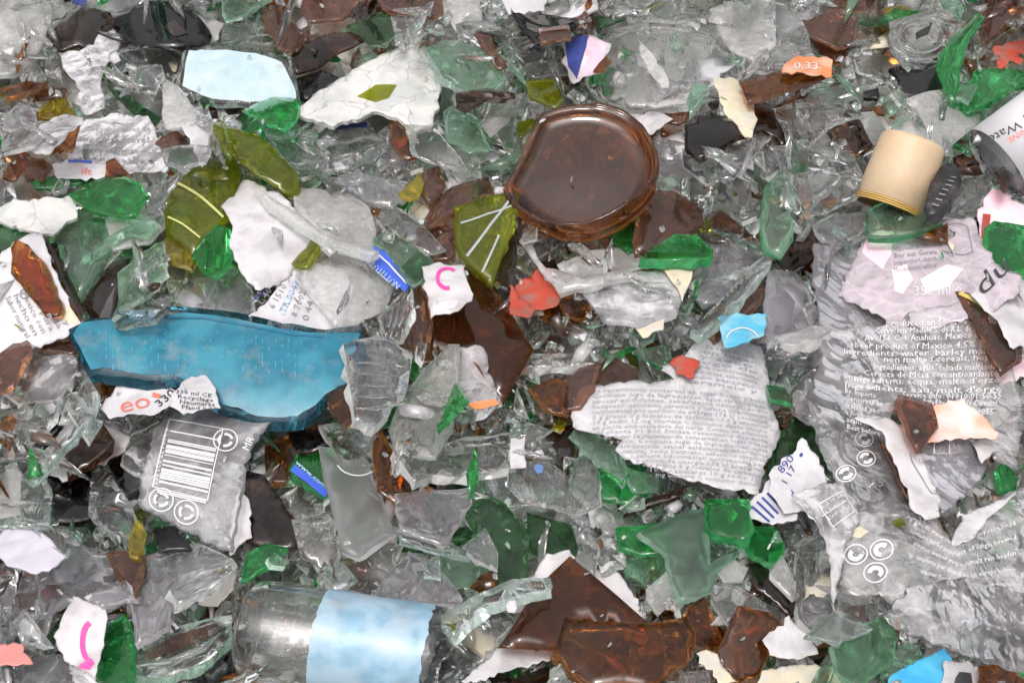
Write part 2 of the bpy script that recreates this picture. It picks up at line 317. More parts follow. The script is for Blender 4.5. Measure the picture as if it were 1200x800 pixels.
def slab(rest, poly, th, mat, name, curv=1.0, crump=0.0, R=None, axis=None, seg=9.0, jit=.7, bevel=.8, sheet=False, parent=None, convex=None, pct=97, edge=None, clampk=.26):
    """a curved plate with real thickness, broken slanting edges and its own outline"""
    pl, _ = roughen(poly, seg, jit)
    A = np.asarray(pl); uv = rest.uv(A[:, 0], A[:, 1])
    size = max(np.ptp(uv[:, 0]), np.ptp(uv[:, 1]))
    if R is None: R = random.uniform(.030, .060)
    a = random.uniform(0, math.pi) if axis is None else axis
    sg = (1 if random.random() < .65 else -1) if convex is None else convex
    k = curv * sg / (2 * R); ext = np.ptp(uv @ [math.cos(a), math.sin(a)]); k = math.copysign(min(abs(k), clampk / max(ext, 1e-4)), k)
    ca, sa = math.cos(a), math.sin(a); mean = np.mean((uv @ [ca, sa]) ** 2)
    sd = Vector((random.uniform(-9, 9), random.uniform(-9, 9), random.uniform(-9, 9)))
    def f(p):
        s = p[..., 0] * ca + p[..., 1] * sa
        z = -k * (s * s - mean)
        if crump:
            q = p.reshape(-1, 2)
            z = z + np.array([crease(x, y, sd) for x, y in q]).reshape(z.shape) * crump
        return z
    rest.settle(f, th, pct); uv = rest.uv(A[:, 0], A[:, 1])
    step = max(size / 9, .0022) if not crump else max(size / 30, .0012)
    pts, faces = sheet_tris(uv, step)
    z = f(pts); n = len(pts)
    V3 = pts[:, :1] * rest.u + pts[:, 1:] * rest.v + z[:, None] * rest.n
    # outline edges
    cnt = {}
    for fc in faces:
        for i in range(len(fc)):
            e = (fc[i], fc[(i + 1) % len(fc)]); cnt[tuple(sorted(e))] = cnt.get(tuple(sorted(e)), []) + [e]
    bd = [v[0] for v in cnt.values() if len(v) == 1]
    off = np.zeros((n, 2)); c0 = pts.mean(0); sh = RNG.uniform(-1, 1, 2) * th * bevel
    for e in bd:
        for vi in e:
            w = pts[vi] - c0; w = w / (np.linalg.norm(w) + 1e-9)
            off[vi] = sh + w * th * bevel * .5 * math.sin(7 * math.atan2(w[1], w[0]) + sd.x)
    bot = pts + off
    B3 = bot[:, :1] * rest.u + bot[:, 1:] * rest.v + (z - th)[:, None] * rest.n
    V = np.vstack([V3, B3]); F = list(faces) + [tuple(i + n for i in reversed(fc)) for fc in faces]
    sm = [True] * len(F)
    for a_, b_ in bd: F.append((b_, a_, a_ + n, b_ + n)); sm.append(False)
    nf = len(faces) * 2
    me = mesh_from(name, V, F, [mat, edge] if edge else [mat], sm, ([0] * nf + [1] * (len(F) - nf)) if edge else None)
    p = Piece(); p.rest = rest; p.f = f; p.th = th
    p.ob = link(name, me, rest.o if parent is None else (0, 0, 0), parent)
    def at(px, py, offv=.00012):
        q = rest.uv(px, py); return q[:, :1] * rest.u + q[:, 1:] * rest.v + (f(q) + offv)[:, None] * rest.n
    p.at = at
    return p

def tag(o, label, cat, group=None):
    o["label"] = label; o["category"] = cat
    if group: o["group"] = group

def grow(poly, f=1.03, px=1.0):
    A = np.asarray(poly); c = A.mean(0); d = A - c; l = np.linalg.norm(d, axis=1, keepdims=True)
    return [tuple(p) for p in c + d * f + d / np.maximum(l, 1e-6) * px]

LAST = None
def shard(code, poly, label, tilt=9.0, curv=None, th=None, name=None, cat=None, group='auto', fit=.7, pct=96, mat=None, gr=1.03, normal=None, crump=None, post=False, **kw):
    global LAST
    mt, nm, ct, gp, th0, crump0, cv = K[code]
    crump = crump0 if crump is None else crump
    P = parse(poly) if isinstance(poly, str) else poly
    P = grow(P, gr)
    t = (th if th is not None else th0 * random.uniform(.75, 1.3)) / 1000.0
    r = Rest(P, tilt, t, pct, fit, normal)
    if 'edge' not in kw: kw['edge'] = EDGE.get(code) if crump == 0 else None
    p = slab(r, P, t, mat or mt, name or nm, cv if curv is None else curv, crump / 1000.0, pct=pct, jit=.8 if crump == 0 else 1.9, seg=kw.pop('seg', 8.0 if crump == 0 else 5.5), bevel=.6 if crump == 0 else .1, **kw)
    r.raise_pile(.0012)
    COVER[r.sl] |= r.m; CLEAR[r.sl] = np.where(r.m, code in 'CAF' and not post, CLEAR[r.sl])
    tag(p.ob, label, cat or ct, gp if group == 'auto' else group)
    LAST = p
    return p

def patch(p, name, poly, mat, off=.00015, seg=7.0, jit=.5, step=.0022, label=None):
    """flat print or paint lying on a piece, cut to its own outline and following its curve"""
    P = parse(poly) if isinstance(poly, str) else poly
    pl, _ = roughen(P, seg, jit); A = np.asarray(pl); uv = p.rest.uv(A[:, 0], A[:, 1])
    pts, faces = sheet_tris(uv, step)
    V = pts[:, :1] * p.rest.u + pts[:, 1:] * p.rest.v + (p.f(pts) + off)[:, None] * p.rest.n
    o = link(name, mesh_from(name, V, faces, [mat], [True] * len(faces)), (0, 0, 0), p.ob)
    if label: o["label"] = label
    return o

def quads(p, name, strips, mat, off=.0003):
    """thin printed bars: each strip is a list of (left, right) pixel pairs along its length"""
    V = []; F = []
    for st in strips:
        st2 = []
        for (l0, r0), (l1, r1) in zip(st[:-1], st[1:]):
            k = max(1, int(math.hypot(l1[0] - l0[0], l1[1] - l0[1]) / 4))
            st2 += [(tuple(np.add(l0, np.subtract(l1, l0) * (q / k))), tuple(np.add(r0, np.subtract(r1, r0) * (q / k)))) for q in range(k)]
        st = st2 + [st[-1]]; b = len(V)
        for l, r in st: V += [l, r]
        for i in range(len(st) - 1): F.append((b + 2 * i, b + 2 * i + 1, b + 2 * i + 3, b + 2 * i + 2))
    A = np.asarray(V, float); W = p.at(A[:, 0], A[:, 1], off)
    return link(name, mesh_from(name, W, F, [mat], [True] * len(F)), (0, 0, 0), p.ob)

def bead(p, name, path, rpx, mat, lift=.3):
    """a raised round ridge moulded on the piece: a real tube along a path"""
    A = np.asarray(path, float); C = p.at(A[:, 0], A[:, 1], 0.0); C2 = p.at(A[:, 0], A[:, 1], .001); N = C2 - C; N /= np.linalg.norm(N, axis=1, keepdims=True)
    T = np.gradient(C, axis=0); T /= np.linalg.norm(T, axis=1, keepdims=True) + 1e-12; S = np.cross(T, N); r = rpx * .00037; m = 7; V = []; F = []; n = len(A)
    for i in range(n):
        k = r * (.35 if i in (0, n - 1) else random.uniform(.85, 1.1))
        for j in range(m):
            a = 2 * math.pi * j / m; V.append(C[i] + N[i] * (k * math.sin(a) + r * lift) + S[i] * k * math.cos(a))
    for i in range(n - 1):
        for j in range(m): F.append((i * m + j, i * m + (j + 1) % m, (i + 1) * m + (j + 1) % m, (i + 1) * m + j))
    F.append(tuple(reversed(range(m)))); F.append(tuple((n - 1) * m + j for j in range(m)))
    return link(name, mesh_from(name, V, F, [mat], [True] * len(F), closed=True), (0, 0, 0), p.ob)

def line_strip(pts, w):
    out = []
    for i, (x, y) in enumerate(pts):
        a = pts[max(0, i - 1)]; b = pts[min(len(pts) - 1, i + 1)]; d = math.hypot(b[0] - a[0], b[1] - a[1]) or 1
        nx, ny = -(b[1] - a[1]) / d * w / 2, (b[0] - a[0]) / d * w / 2
        out.append(((x + nx, y + ny), (x - nx, y - ny)))
    return out

def arc(cx, cy_, rx, ry, a0=0, a1=360, n=22, rot=0):
    c, s = math.cos(math.radians(rot)), math.sin(math.radians(rot)); o = []
    for i in range(n + 1):
        t = math.radians(a0 + (a1 - a0) * i / n); x, y = rx * math.cos(t), ry * math.sin(t)
        o.append((cx + x * c - y * s, cy_ + x * s + y * c))
    return o

_font = {}
def text_mesh(s):
    if s not in _font:
        cu = bpy.data.curves.new("txt", 'FONT'); cu.body = s; cu.resolution_u = 3 if len(s) < 9 else 1
        ob = bpy.data.objects.new("txt", cu); me = bpy.data.meshes.new_from_object(ob)
        V = np.array([(v.co.x, v.co.y) for v in me.vertices]).reshape(-1, 2); F = [tuple(f.vertices) for f in me.polygons]
        bpy.data.objects.remove(ob); bpy.data.curves.remove(cu); bpy.data.meshes.remove(me); _font[s] = (V, F)
    return _font[s]

def lettering(p, lines, mat, off=.00032, name="lettering", bold=0.0):
    """printed words: (words, start px, end px, letter height px[, slant])"""
    VV = []; FF = []
    for ln in lines:
        s, p0, p1, h = ln[:4]; sl = ln[4] if len(ln) > 4 else 0
        V, F = text_mesh(s)
        if not len(V): continue
        w = V[:, 0].max() or 1; d = np.array(p1, float) - np.array(p0, float); e = d / np.linalg.norm(d); nrm = np.array([e[1], -e[0]])
        y = V[:, 1] / .72 * h; x = V[:, 0] / w * np.linalg.norm(d) + y * sl
        q = np.array(p0, float) + x[:, None] * e + y[:, None] * nrm; b = len(VV)
        VV += [tuple(v) for v in q]; FF += [tuple(i + b for i in f) for f in F]
    A = np.asarray(VV); W = p.at(A[:, 0], A[:, 1], off)
    return link(name, mesh_from(name, W, FF, [mat], [False] * len(FF)), (0, 0, 0), p.ob)

def small_print(p, rows, start, along, down, h, mat, **kw):
    """rows of small print: start px, unit step along a line (px per full line), step down per row"""
    L = []
    for i, r in enumerate(rows):
        if not r: continue
        s, a, b = r if isinstance(r, tuple) else (r, 0, 1)
        p0 = (start[0] + down[0] * i + along[0] * a, start[1] + down[1] * i + along[1] * a)
        p1 = (start[0] + down[0] * i + along[0] * b, start[1] + down[1] * i + along[1] * b)
        L.append((s, p0, p1, h))
    return lettering(p, L, mat, **kw)

def lathe(name, A, B, prof, mat, parent=None, seg=40, a0=0, a1=360, origin=None, side=None):
    """surface of revolution about the line A->B (world), prof = [(t along AB, radius m)]; closed profile gives a solid wall"""
    A = np.asarray(A, float); B = np.asarray(B, float); ax = (B - A) / np.linalg.norm(B - A); Ln = np.linalg.norm(B - A)
    s = np.cross(ax, [0, 0, 1.0]) if side is None else np.asarray(side, float); s = s - ax * (s @ ax); s /= np.linalg.norm(s); w = np.cross(ax, s)
    o = np.zeros(3) if origin is None else np.asarray(origin, float)
    full = abs(a1 - a0) >= 360; n = seg if full else seg + 1; V = []; F = []
    for i in range(n):
        t = math.radians(a0 + (a1 - a0) * i / seg)
        for (q, r) in prof:
            rr = r(math.degrees(t), q) if callable(r) else r
            V.append(A + ax * (q * Ln) + (s * math.cos(t) + w * math.sin(t)) * rr - o)
    m = len(prof)
    for i in range(seg if full else seg):
        j = (i + 1) % n
        for k in range(m - 1): F.append((i * m + k, j * m + k, j * m + k + 1, i * m + k + 1))
    return link(name, mesh_from(name, V, F, [mat], [True] * len(F), closed=True), (0, 0, 0), parent)

# ------------------------------------------------------------------ the ground under the heap
def ground():
    n = 120; s = .9; V = []; F = []
    for j in range(n + 1):
        for i in range(n + 1):
            x = (i / n - .5) * 2 * s; y = (j / n - .5) * 2 * s + .1
            V.append((x, y, -.012 + .006 * noise.fractal(Vector((x * 30, y * 30, 3)), .9, 2, 4)))
    for j in range(n):
        for i in range(n):
            a = j * (n + 1) + i; F.append((a, a + 1, a + n + 2, a + n + 1))
    o = link("ground", mesh_from("ground", V, F, [solid("glass_grit", (.42, .42, .40), .5, var=.5, scale=500, bump=.8, col2=(.28, .29, .27))], [True] * len(F)))
    o["kind"] = "structure"
ground()

# ------------------------------------------------------------------ uncountable small cullet between and under the pieces
CV = []; CF = []; CM = []; CS = []
CMATS = [K[c][0] for c in 'CAVMBDGPNFWLXEO']; CEDGE = {}
for q, c in enumerate('CAVMBDGPNFWLXEO'):
    if c in EDGE: CEDGE[q] = len(CMATS); CMATS.append(EDGE[c])
def chip(cx, cy_, size, mi, tilt, th, pct=72, fit=.5, sliver=False):
    n = random.randint(3, 5); a0 = random.uniform(0, 6.28); st = random.uniform(.35, 1) if not sliver else random.uniform(.09, .30); ar = random.uniform(0, 3.14)
    poly = []; n_ = n
    for i in reversed(range(n)):
        a = a0 + 6.283 * (i + random.uniform(-.3, .3)) / n; r = size * random.uniform(.6, 1.25)
        x, y = r * math.cos(a), r * math.sin(a) * st; poly.append((cx + x * math.cos(ar) - y * math.sin(ar), cy_ + x * math.sin(ar) + y * math.cos(ar)))
    r = Rest(poly, tilt, th, pct, fit)
    if r.m.sum() == 0: return
    A = np.asarray(poly); T = r.hit(A[:, 0], A[:, 1]); sh = (r.u * random.uniform(-1, 1) + r.v * random.uniform(-1, 1)) * th * .9
    c = T.mean(0) + r.n * size * .00037 * random.uniform(-.02, .16)
    m = (T + .55 * (c - T)) ; m = m * 1.0 + r.n * size * .00037 * random.uniform(-.01, .06)
    b = len(CV); BT = c + (T - c) * random.uniform(.8, 1.1) - r.n * th + sh; cb = c - r.n * th + sh
    for P in (T, BT): CV.extend(map(tuple, P))
    CV.append(tuple(c)); CV.append(tuple(cb)); ic, ib = b + 2 * n, b + 2 * n + 1
    for i in range(n):
        j = (i + 1) % n
        CF.append((b + i, b + j, ic)); CS.append(True); CF.append((b + n + j, b + n + i, ib)); CS.append(True)
        CF.append((b + j, b + i, b + n + i, b + n + j)); CS.append(False); CM.extend((mi, mi, mi if sliver else CEDGE.get(mi, mi)))
    r.raise_pile(.001)
def chips(N, smin, smax, weights, where=None, tilt=22, pct=72, region=(X0, X1, Y0, Y1), sliver=False):
    w = np.array(weights, float); w /= w.sum(); k = 0; tries = 0
    while k < N and tries < N * 12:
        tries += 1
        x, y = random.uniform(region[0], region[1]), random.uniform(region[2], region[3])
        if where is not None:
            i = int((x - X0) // CELL); j = int((y - Y0) // CELL)
            if not (0 <= i < GX.shape[1] and 0 <= j < GX.shape[0]) or not where[j, i]: continue
        if where is not None:
            rr = smax * .7; bad = 0
            for a in range(6):
                i = int((x + rr * math.cos(a * 1.047) - X0) // CELL); j = int((y + rr * math.sin(a * 1.047) - Y0) // CELL)
                if 0 <= i < GX.shape[1] and 0 <= j < GX.shape[0] and COVER[j, i] and not CLEAR[j, i]: bad += 1
            if bad > 2: continue
        per = .75 + .5 * (y + 150) / 1160
        chip(x, y, random.uniform(smin, smax) * per, int(RNG.choice(len(w), p=w)), tilt, random.uniform(.0007, .0013) if sliver else random.uniform(.0010, .0019), pct, .5, sliver); k += 1
#                     C  A  V  M  B  D  G   P  N  F  W   L   X   E   O
chips(2300, 14, 40, [40, 12, 6, 4, 5, 2, 3, 5, 1, 12, 6, 4, 4, 1.5, 2])
chips(900, 14, 30, [40, 12, 6, 4, 5, 2, 3, 5, 1, 12, 6, 4, 4, 1.5, 2], where=(H == 0))
PILE = []
def D(z, code, poly, label, post=None, **kw): PILE.append((z, lambda: (lambda p: post(p) if post else None)(shard(code, poly, label, post=post is not None, **kw))))
def special(z, fn): PILE.append((z, fn))
# ================================================================== the pieces that can be told apart, region by region
# ---- top left
D(2,'F',"-30,-10 30,-10 62,8 60,28 48,55 38,72 18,85 -30,88","large frosted clear bottle shoulder in the top left corner of the heap",curv=1.3)
D(1,'C',"28,-8 82,-6 90,5 78,18 62,30 55,10","clear curved shard beside the large frosted shoulder at the top left")
D(2,'H',"84,-3 101,-3 98,6 88,4","tiny violet scrap at the very top edge left of the black bottle bottom",mat=INK['navy'],name="violet_label_scrap")
D(1,'D',"55,40 75,25 95,8 128,18 134,28 128,34 108,58 92,52 74,60 58,48","lumpy dark brown shard left of the black bottle bottom")
def brownpatch(p): patch(p,"brown_patch","193,35 205,26 222,40 205,46",K['M'][0],off=.0004)
D(3,'K',"134,18 150,10 185,4 215,8 232,20 240,35 238,48 210,55 180,56 148,47 135,32","black rounded bottle bottom with a brown patch near the top left corner",brownpatch,curv=.7,convex=1,th=2.5,name="black_bottle_bottom",mat=glass("black_bottle_glass",(.02,.02,.028),.05,sheen=1.0,wav=.008,milky=.03,dcol=(.12,.12,.15)))
D(2,'V',"98,-6 165,-6 150,12 133,17 112,12","grey clear shard overlapping the top of the lumpy dark brown shard")
D(1,'W',"232,18 262,28 250,48 240,52 234,40","lavender white paper triangle touching the right side of the black bottle bottom")
D(2,'L',"70,62 110,55 115,42 135,36 140,50 125,75 118,95 122,125 100,132 88,118 95,105 80,85","crumpled clear film strip hanging below the lumpy dark brown shard")
D(1,'C',"152,80 165,76 188,78 190,90 180,104 165,104 153,95","small chunky clear shard below the black bottle bottom")
D(2,'N',"128,99 150,112 188,138 180,145 155,129","long narrow dark green bar lying slantwise left of the pale blue frosted shard",curv=.2)
D(2,'F',"193,98 207,103 232,130 225,147 195,150 190,130","whitish clear wedge just left of the green piece under the pale blue frosted shard")
def blue_frost(p):
    patch(p,"frosted_band","222,62 265,61 300,65 330,76 347,110 347,116 300,118 250,115 214,102",INK['paleblue'])
D(2,'A',"212,104 221,62 258,52 290,45 320,40 336,55 349,117 300,120 250,117","clear bottle side with a wide pale blue frosted band near the top left",blue_frost,curv=.9,axis=1.57,convex=1,name="pale_blue_bottle_side",th=3)
D(2,'G',"285,128 305,118 320,114 349,120 347,135 330,148 312,145","bright green piece tucked under the lower edge of the pale blue frosted shard")
D(1,'B',"3,106 30,95 55,95 50,103 25,110 8,113","flat amber strip under the large frosted shoulder at the left edge")
D(2,'Y',"45,129 60,118 75,114 86,132 60,139 47,138","pale yellow green chip near the left edge above the crackled film")
D(1,'V',"8,135 22,122 40,128 42,142 15,151 6,148","lavender grey chip at the left edge beside the pale yellow green chip")
D(2,'L',"84,162 100,140 135,134 172,139 179,150 195,188 190,200 140,199 85,196 82,176","white crackled label film left of the upper olive bottle neck piece",lambda p: small_print(p,["Consumir antes de","agua mineral","envase no","retornable"],(98,152),(78,2),(-2,12),6,INK['grey']))
D(1,'L',"22,171 45,150 70,138 95,137 72,165 55,180 28,178","narrow clear film tail running left from the white crackled film")
D(2,'B',"70,166 95,142 92,152 83,178 72,173","thin amber fin standing between two crackled films at the left")
D(1,'W',"212,146 254,142 253,155 238,172 243,180 237,199 224,160","torn white paper with a notch left of the olive neck")
D(2,'M',"183,165 205,154 215,160 222,172 195,174","dusky pink brown chip lying on the torn white paper")
D(2,'V',"190,176 218,172 242,169 236,190 210,197 194,190","grey see-through chip under the dusky pink brown chip")
D(3,'X',"61,191 85,187 105,191 131,193 131,200 128,208 69,208","white label strip with a blue line under the crackled film",lambda p:(quads(p,"blue_line",[line_strip([(80,188.5),(95,190),(108,191.5)],3)],INK['blue']),lettering(p,[("ift",(95,206),(108,206),8)],INK['red'])))
D(2,'B',"4,180 25,178 31,195 18,211 4,207","small amber chip at the left edge above the emerald strip")
D(2,'M',"29,182 50,187 59,195 48,209 30,208","mauve brown chip next to the small amber chip at the left edge")
D(3,'B',"125,190 135,186 151,205 148,213 124,208","amber tab pointing up at the right end of the blue lined label strip")
D(1,'P',"262,-6 322,-6 300,8 285,18 266,22","pale green shard cut by the top edge right of the black bottle bottom")
D(2,'M',"311,12 330,7 345,25 354,45 340,59 325,52 309,26","mauve brown blade left of the big mauve bottle piece at the top")
D(1,'M',"358,-8 426,-8 428,6 400,20 365,26 354,15","big mauve brown bottle piece at the top edge left of the muted green leaf",mat=K['M'][0])
D(0,'D',"412,12 440,-4 452,8 420,27","dark brown chip between the two mauve pieces at the top edge")
D(2,'P',"407,32 432,22 448,11 458,22 463,40 450,51 432,50","muted green leaf shaped shard near the top edge left of centre",mat=K['N'][0],name="green_leaf_shard")
D(1,'M',"440,-8 516,-8 518,14 500,18 470,15 450,8","long mauve brown shard along the top edge right of the muted green leaf")
D(1,'D',"343,66 360,48 390,38 415,40 427,50 400,58 380,72 350,87","curved dark brown neck piece under the muted green leaf",curv=1.5,axis=.4)
D(2,'C',"460,22 480,20 506,3 490,30 478,46 464,53","slim clear sliver right of the muted green leaf")
D(2,'F',"519,-6 562,-6 564,25 555,41 540,36 524,15","pale frosted tongue at the top edge above the round pale green base")
def crazed(p):
    patch(p,"dark_gap","418,116 440,103 465,103 455,118 440,123",K['O'][0],off=.0004)
D(2,'I',"347,133 370,112 395,95 420,80 445,65 470,56 490,58 505,62 521,85 515,105 502,145 485,149 465,136 438,131 420,141 388,148 370,141","large white crazed shard with fine cracks near the top centre left",crazed,tilt=5)
D(2,'A',"500,62 520,48 545,45 570,55 585,75 591,95 575,104 550,107 520,90","round pale green bottle base right of the white crazed shard",curv=1.5,mat=K['P'][0],name="pale_green_bottle_base",th=3.5)
D(3,'M',"555,42 575,44 593,78 584,83 570,58","narrow brown sliver along the right rim of the round pale green base")
D(0,'K',"344,90 375,84 400,94 385,101 360,116 350,113","smoky black chip left of the white crazed shard")
D(1,'N',"397,96 415,85 449,71 440,81 412,99","dark green sliver above the upper edge of the white crazed shard")
def darkbar(p): patch(p,"dark_stripe","390,146 430,144 430,150 390,152",INK['navy'])
D(2,'C',"387,147 431,144 439,158 390,167","small clear rectangle with a dark blue stripe below the white crazed shard",darkbar,curv=.3)
D(1,'A',"363,192 390,165 440,160 458,139 455,170 430,196 395,201","aqua clear shard stretched out below the dark striped rectangle")
D(2,'P',"520,130 530,124 556,139 571,170 550,179 524,166","sea green pane with a dark left edge right of the amber slot")
D(2,'C',"475,148 505,147 530,175 546,200 515,191 484,183","clear triangular shard between the amber slot and the sea green pane")
D(1,'B',"458,139 472,150 489,182 475,186 459,165","amber slot shaped shard under the right part of the white crazed shard")
D(2,'A',"318,166 350,159 370,172 386,195 376,206 360,190 334,191","pale aqua ring fragment right of the upper olive bottle piece",th=4,curv=1.6)
D(1,'V',"303,140 335,134 351,148 345,162 313,156","grey mauve shard behind the pale aqua ring fragment")
D(2,'D',"534,110 570,105 602,108 602,117 570,116 550,126 537,121","thin dark brown strip above the sea green pane",curv=.3)
D(1,'A',"550,128 602,111 602,181 575,173 553,146","large pale aqua shard left of the brown bottle base")
D(0,'C',"138,58 200,56 215,64 205,98 160,75","clear flat shard directly under the black bottle bottom")
D(0,'C',"0,140 60,140 40,170 5,178","clear shard at the left edge below the lavender chip")
D(1,'C',"263,28 310,25 322,40 290,45 262,52","clear shard between the pale blue band and the mauve blade at the top")
# ---- top centre and right
D(1,'K',"600,10 650,18 675,24 673,31 640,45 630,48 605,25","black slab with a shiny edge near the top centre",curv=.4)
D(2,'M',"632,34 665,29 668,45 635,49","small brown square on the black slab near the top centre")
D(2,'X',"588,-6 642,-6 636,12 598,16","white printed scrap at the top edge above the black slab")
D(1,'N',"698,20 736,11 731,22 704,31","olive grey stick above the round clear bottle shoulder")
def shoulder(p):
    bead(p,"mould_ridge",arc(775,82,80,50,190,330,20),2.2,K["C"][0])
D(2.5,'C',"688,97 698,60 720,35 755,24 800,27 835,44 860,75 862,95 840,112 800,122 740,124 698,112","big round clear bottle shoulder above the brown bottle base",shoulder,curv=1.8,th=3.2,convex=1,name="clear_bottle_shoulder")
def navypink(p):
    patch(p,"navy_band","662,48 690,43 676,93 666,78",INK['navy']); patch(p,"pink_band","691,44 712,48 699,86 677,92",K['H'][0])
D(3,'X',"661,48 690,43 715,48 701,86 673,95 664,76","curled label scrap with navy and pink bands left of the round clear shoulder",navypink,curv=1.5,axis=.3)
D(3,'B',"697,81 710,67 716,72 708,83","tiny amber chip touching the navy and pink label scrap")
D(3,'X',"747,47 765,65 781,90 783,101 775,102 760,82","pale lens shaped white chip standing inside the round clear shoulder",mat=K['F'][0],name="white_lens_chip")
D(3,'F',"757,121 800,112 820,97 827,105 802,121 768,127","whitish curved rim below the round clear shoulder")
D(3,'P',"814,97 829,99 821,120 810,131 807,115","small sea green chip at the right foot of the round clear shoulder")
D(3,'O',"617,95 655,90 659,115 650,126 621,116","yellow green square shard above the brown bottle base",mat=K['O'][0],name="yellow_green_square")
D(2,'O',"604,145 620,140 629,142 610,162","olive sliver at the upper left rim of the brown bottle base")
D(3,'E',"837,98 855,91 872,95 878,120 886,140 881,159 862,156 849,125","cream label piece right of the round clear shoulder above the black mouth")
D(3,'K',"804,150 815,138 832,129 856,140 867,160 845,171 820,186 804,175","black bottle mouth fragment below the cream label piece",curv=2,mat=glass('black_mouth_glass',(.03,.016,.008),.03,sheen=1.0,wav=.01),name="dark_bottle_mouth",th=3)
D(3,'C',"802,180 830,172 870,165 902,154 880,186 860,206 830,211 804,196","clear pointed shard below the black bottle mouth fragment")
D(2,'W',"740,140 765,131 787,137 765,156 750,151","small white chip between the brown bottle base and the round clear shoulder")
D(1,'M',"758,125 790,121 806,125 806,141 785,143","brown chip beneath the round clear shoulder")
def orangetext(p): lettering(p,[("0,33",(930,82),(958,82),8)],INK['white'])
D(3,'Q',"918,85 921,75 937,65 974,71 973,86","orange sticker with pale figures above the long brown blade",orangetext)
D(3.2,'M',"868,95 900,87 945,81 975,83 950,96 905,111 878,119","long brown blade lying under the orange sticker",curv=.3,mat=K['B'][0])
D(2,'D',"874,122 890,114 906,125 932,160 920,171 895,151 880,156","dark brown jagged shard right of the black bottle mouth fragment")
D(2,'C',"768,160 803,168 808,232 772,216 760,190","thick block of clear glass right of the brown bottle base",th=5)
D(1,'C',"600,45 634,48 665,55 668,85 625,90 598,76","clear shard left of the navy and pink label scrap")
D(1,'C',"728,-6 838,-6 836,20 790,25 738,21","wide clear shard along the top edge above the round shoulder")
D(2,'F',"834,10 880,-4 902,10 907,50 880,72 858,60 844,35","tall whitish clear shard right of the round clear shoulder")
D(1,'C',"880,60 925,50 947,70 900,85 870,85","clear shard behind the orange sticker")
D(2,'M',"942,22 975,14 1001,25 999,45 980,56 954,42","mauve brown faceted shard near the top edge right of centre")
D(1,'D',"953,44 980,56 1007,49 990,66 959,63","dark brown underside below the mauve faceted shard")
D(0,'C',"897,-6 925,4 942,30 950,62 925,70 897,62","clear shard left of the mauve faceted shard at the top")
D(2,'Y',"1039,10 1070,7 1066,17 1041,18","flat yellow chip at the top edge right of centre")
D(1,'N',"1004,25 1035,16 1046,40 1035,29 1009,29","dark green sliver left of the clear swirl at the top")
def swirl(p):
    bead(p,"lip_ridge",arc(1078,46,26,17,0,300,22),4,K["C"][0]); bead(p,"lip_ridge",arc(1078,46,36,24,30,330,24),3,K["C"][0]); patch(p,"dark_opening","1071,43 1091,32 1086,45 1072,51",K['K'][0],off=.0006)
D(2,'C',"1043,28 1080,14 1110,9 1122,30 1105,71 1085,78 1062,71 1043,55","thick swirled clear bottle lip with a dark opening near the top right",swirl,curv=1.5,th=5,name="clear_bottle_lip")
D(1,'C',"1004,60 1040,54 1065,75 1040,96 1008,85","clear shard below the swirled clear lip left of the black lump")
D(2,'K',"1044,80 1065,74 1080,79 1101,77 1104,101 1080,113 1059,108 1054,91","black lumpy shard below the swirled clear lip")
D(1,'M',"962,-6 1027,-6 1016,12 984,11","mauve brown shard cut by the top edge above the mauve faceted shard")
D(3,'G',"1148,8 1153,20 1136,50 1126,80 1121,116 1109,113 1099,80 1104,64 1125,38","tall emerald blade leaning near the top right corner",mat=K['G'][0],curv=.6)
D(2,'N',"1128,117 1145,84 1204,79 1204,96 1170,116 1135,131 1123,123","tangled deep green lump right of the tall emerald blade",mat=K['G'][0],th=4)
D(3,'P',"1121,113 1128,96 1146,100 1135,119","pale green chip at the foot of the tall emerald blade")
D(2,'R',"1164,58 1195,47 1206,50 1206,71 1174,76","red label scrap at the right edge above the green lump")
D(1,'C',"1154,54 1206,24 1206,46 1165,59","clear shard above the red label scrap at the right edge")
D(2,'M',"1149,31 1185,10 1194,12 1181,29 1154,49","mauve brown blade beside the tall emerald blade")
D(1,'Q',"1154,-6 1192,-6 1190,8 1160,11","orange amber chip at the top right corner",mat=K['B'][0],name="orange_amber_chip")
D(2,'F',"1033,130 1075,115 1105,104 1121,115 1147,135 1141,151 1110,173 1080,161 1049,151","milky frosted shard behind the cream capsule")
D(1,'F',"1008,135 1035,131 1046,150 1025,173 1008,161","small rounded frosted shard left of the cream capsule top")
D(2,'K',"1002,105 1025,94 1031,116 1009,113","black lump left of the milky frosted shard")
D(2,'C',"933,115 965,91 1005,94 1011,116 985,131 955,131 934,123","sparkling clear shard right of the brown blade tip")
D(2,'C',"908,130 940,124 1000,119 1009,135 970,151 945,171 923,161","wide clear crumpled glass piece below the brown blade")
D(1,'D',"968,151 1005,139 1021,170 1005,179 974,161","dark brown shard left of the cream capsule")
D(2,'M',"977,152 992,144 1001,160 1006,179 994,176","mauve chip lying on the dark brown shard left of the cream capsule")
D(2,'C',"910,175 945,167 1000,180 1006,200 960,231 932,262 923,216","large clear shard left of the cream capsule with rippled faces",th=3)
D(2,'B',"1023,125 1050,121 1046,136 1027,133","small amber chip above the cream capsule")
D(1,'P',"1100,-6 1133,3 1122,26 1109,12","pale clear green sliver at the top edge right of the clear swirl")
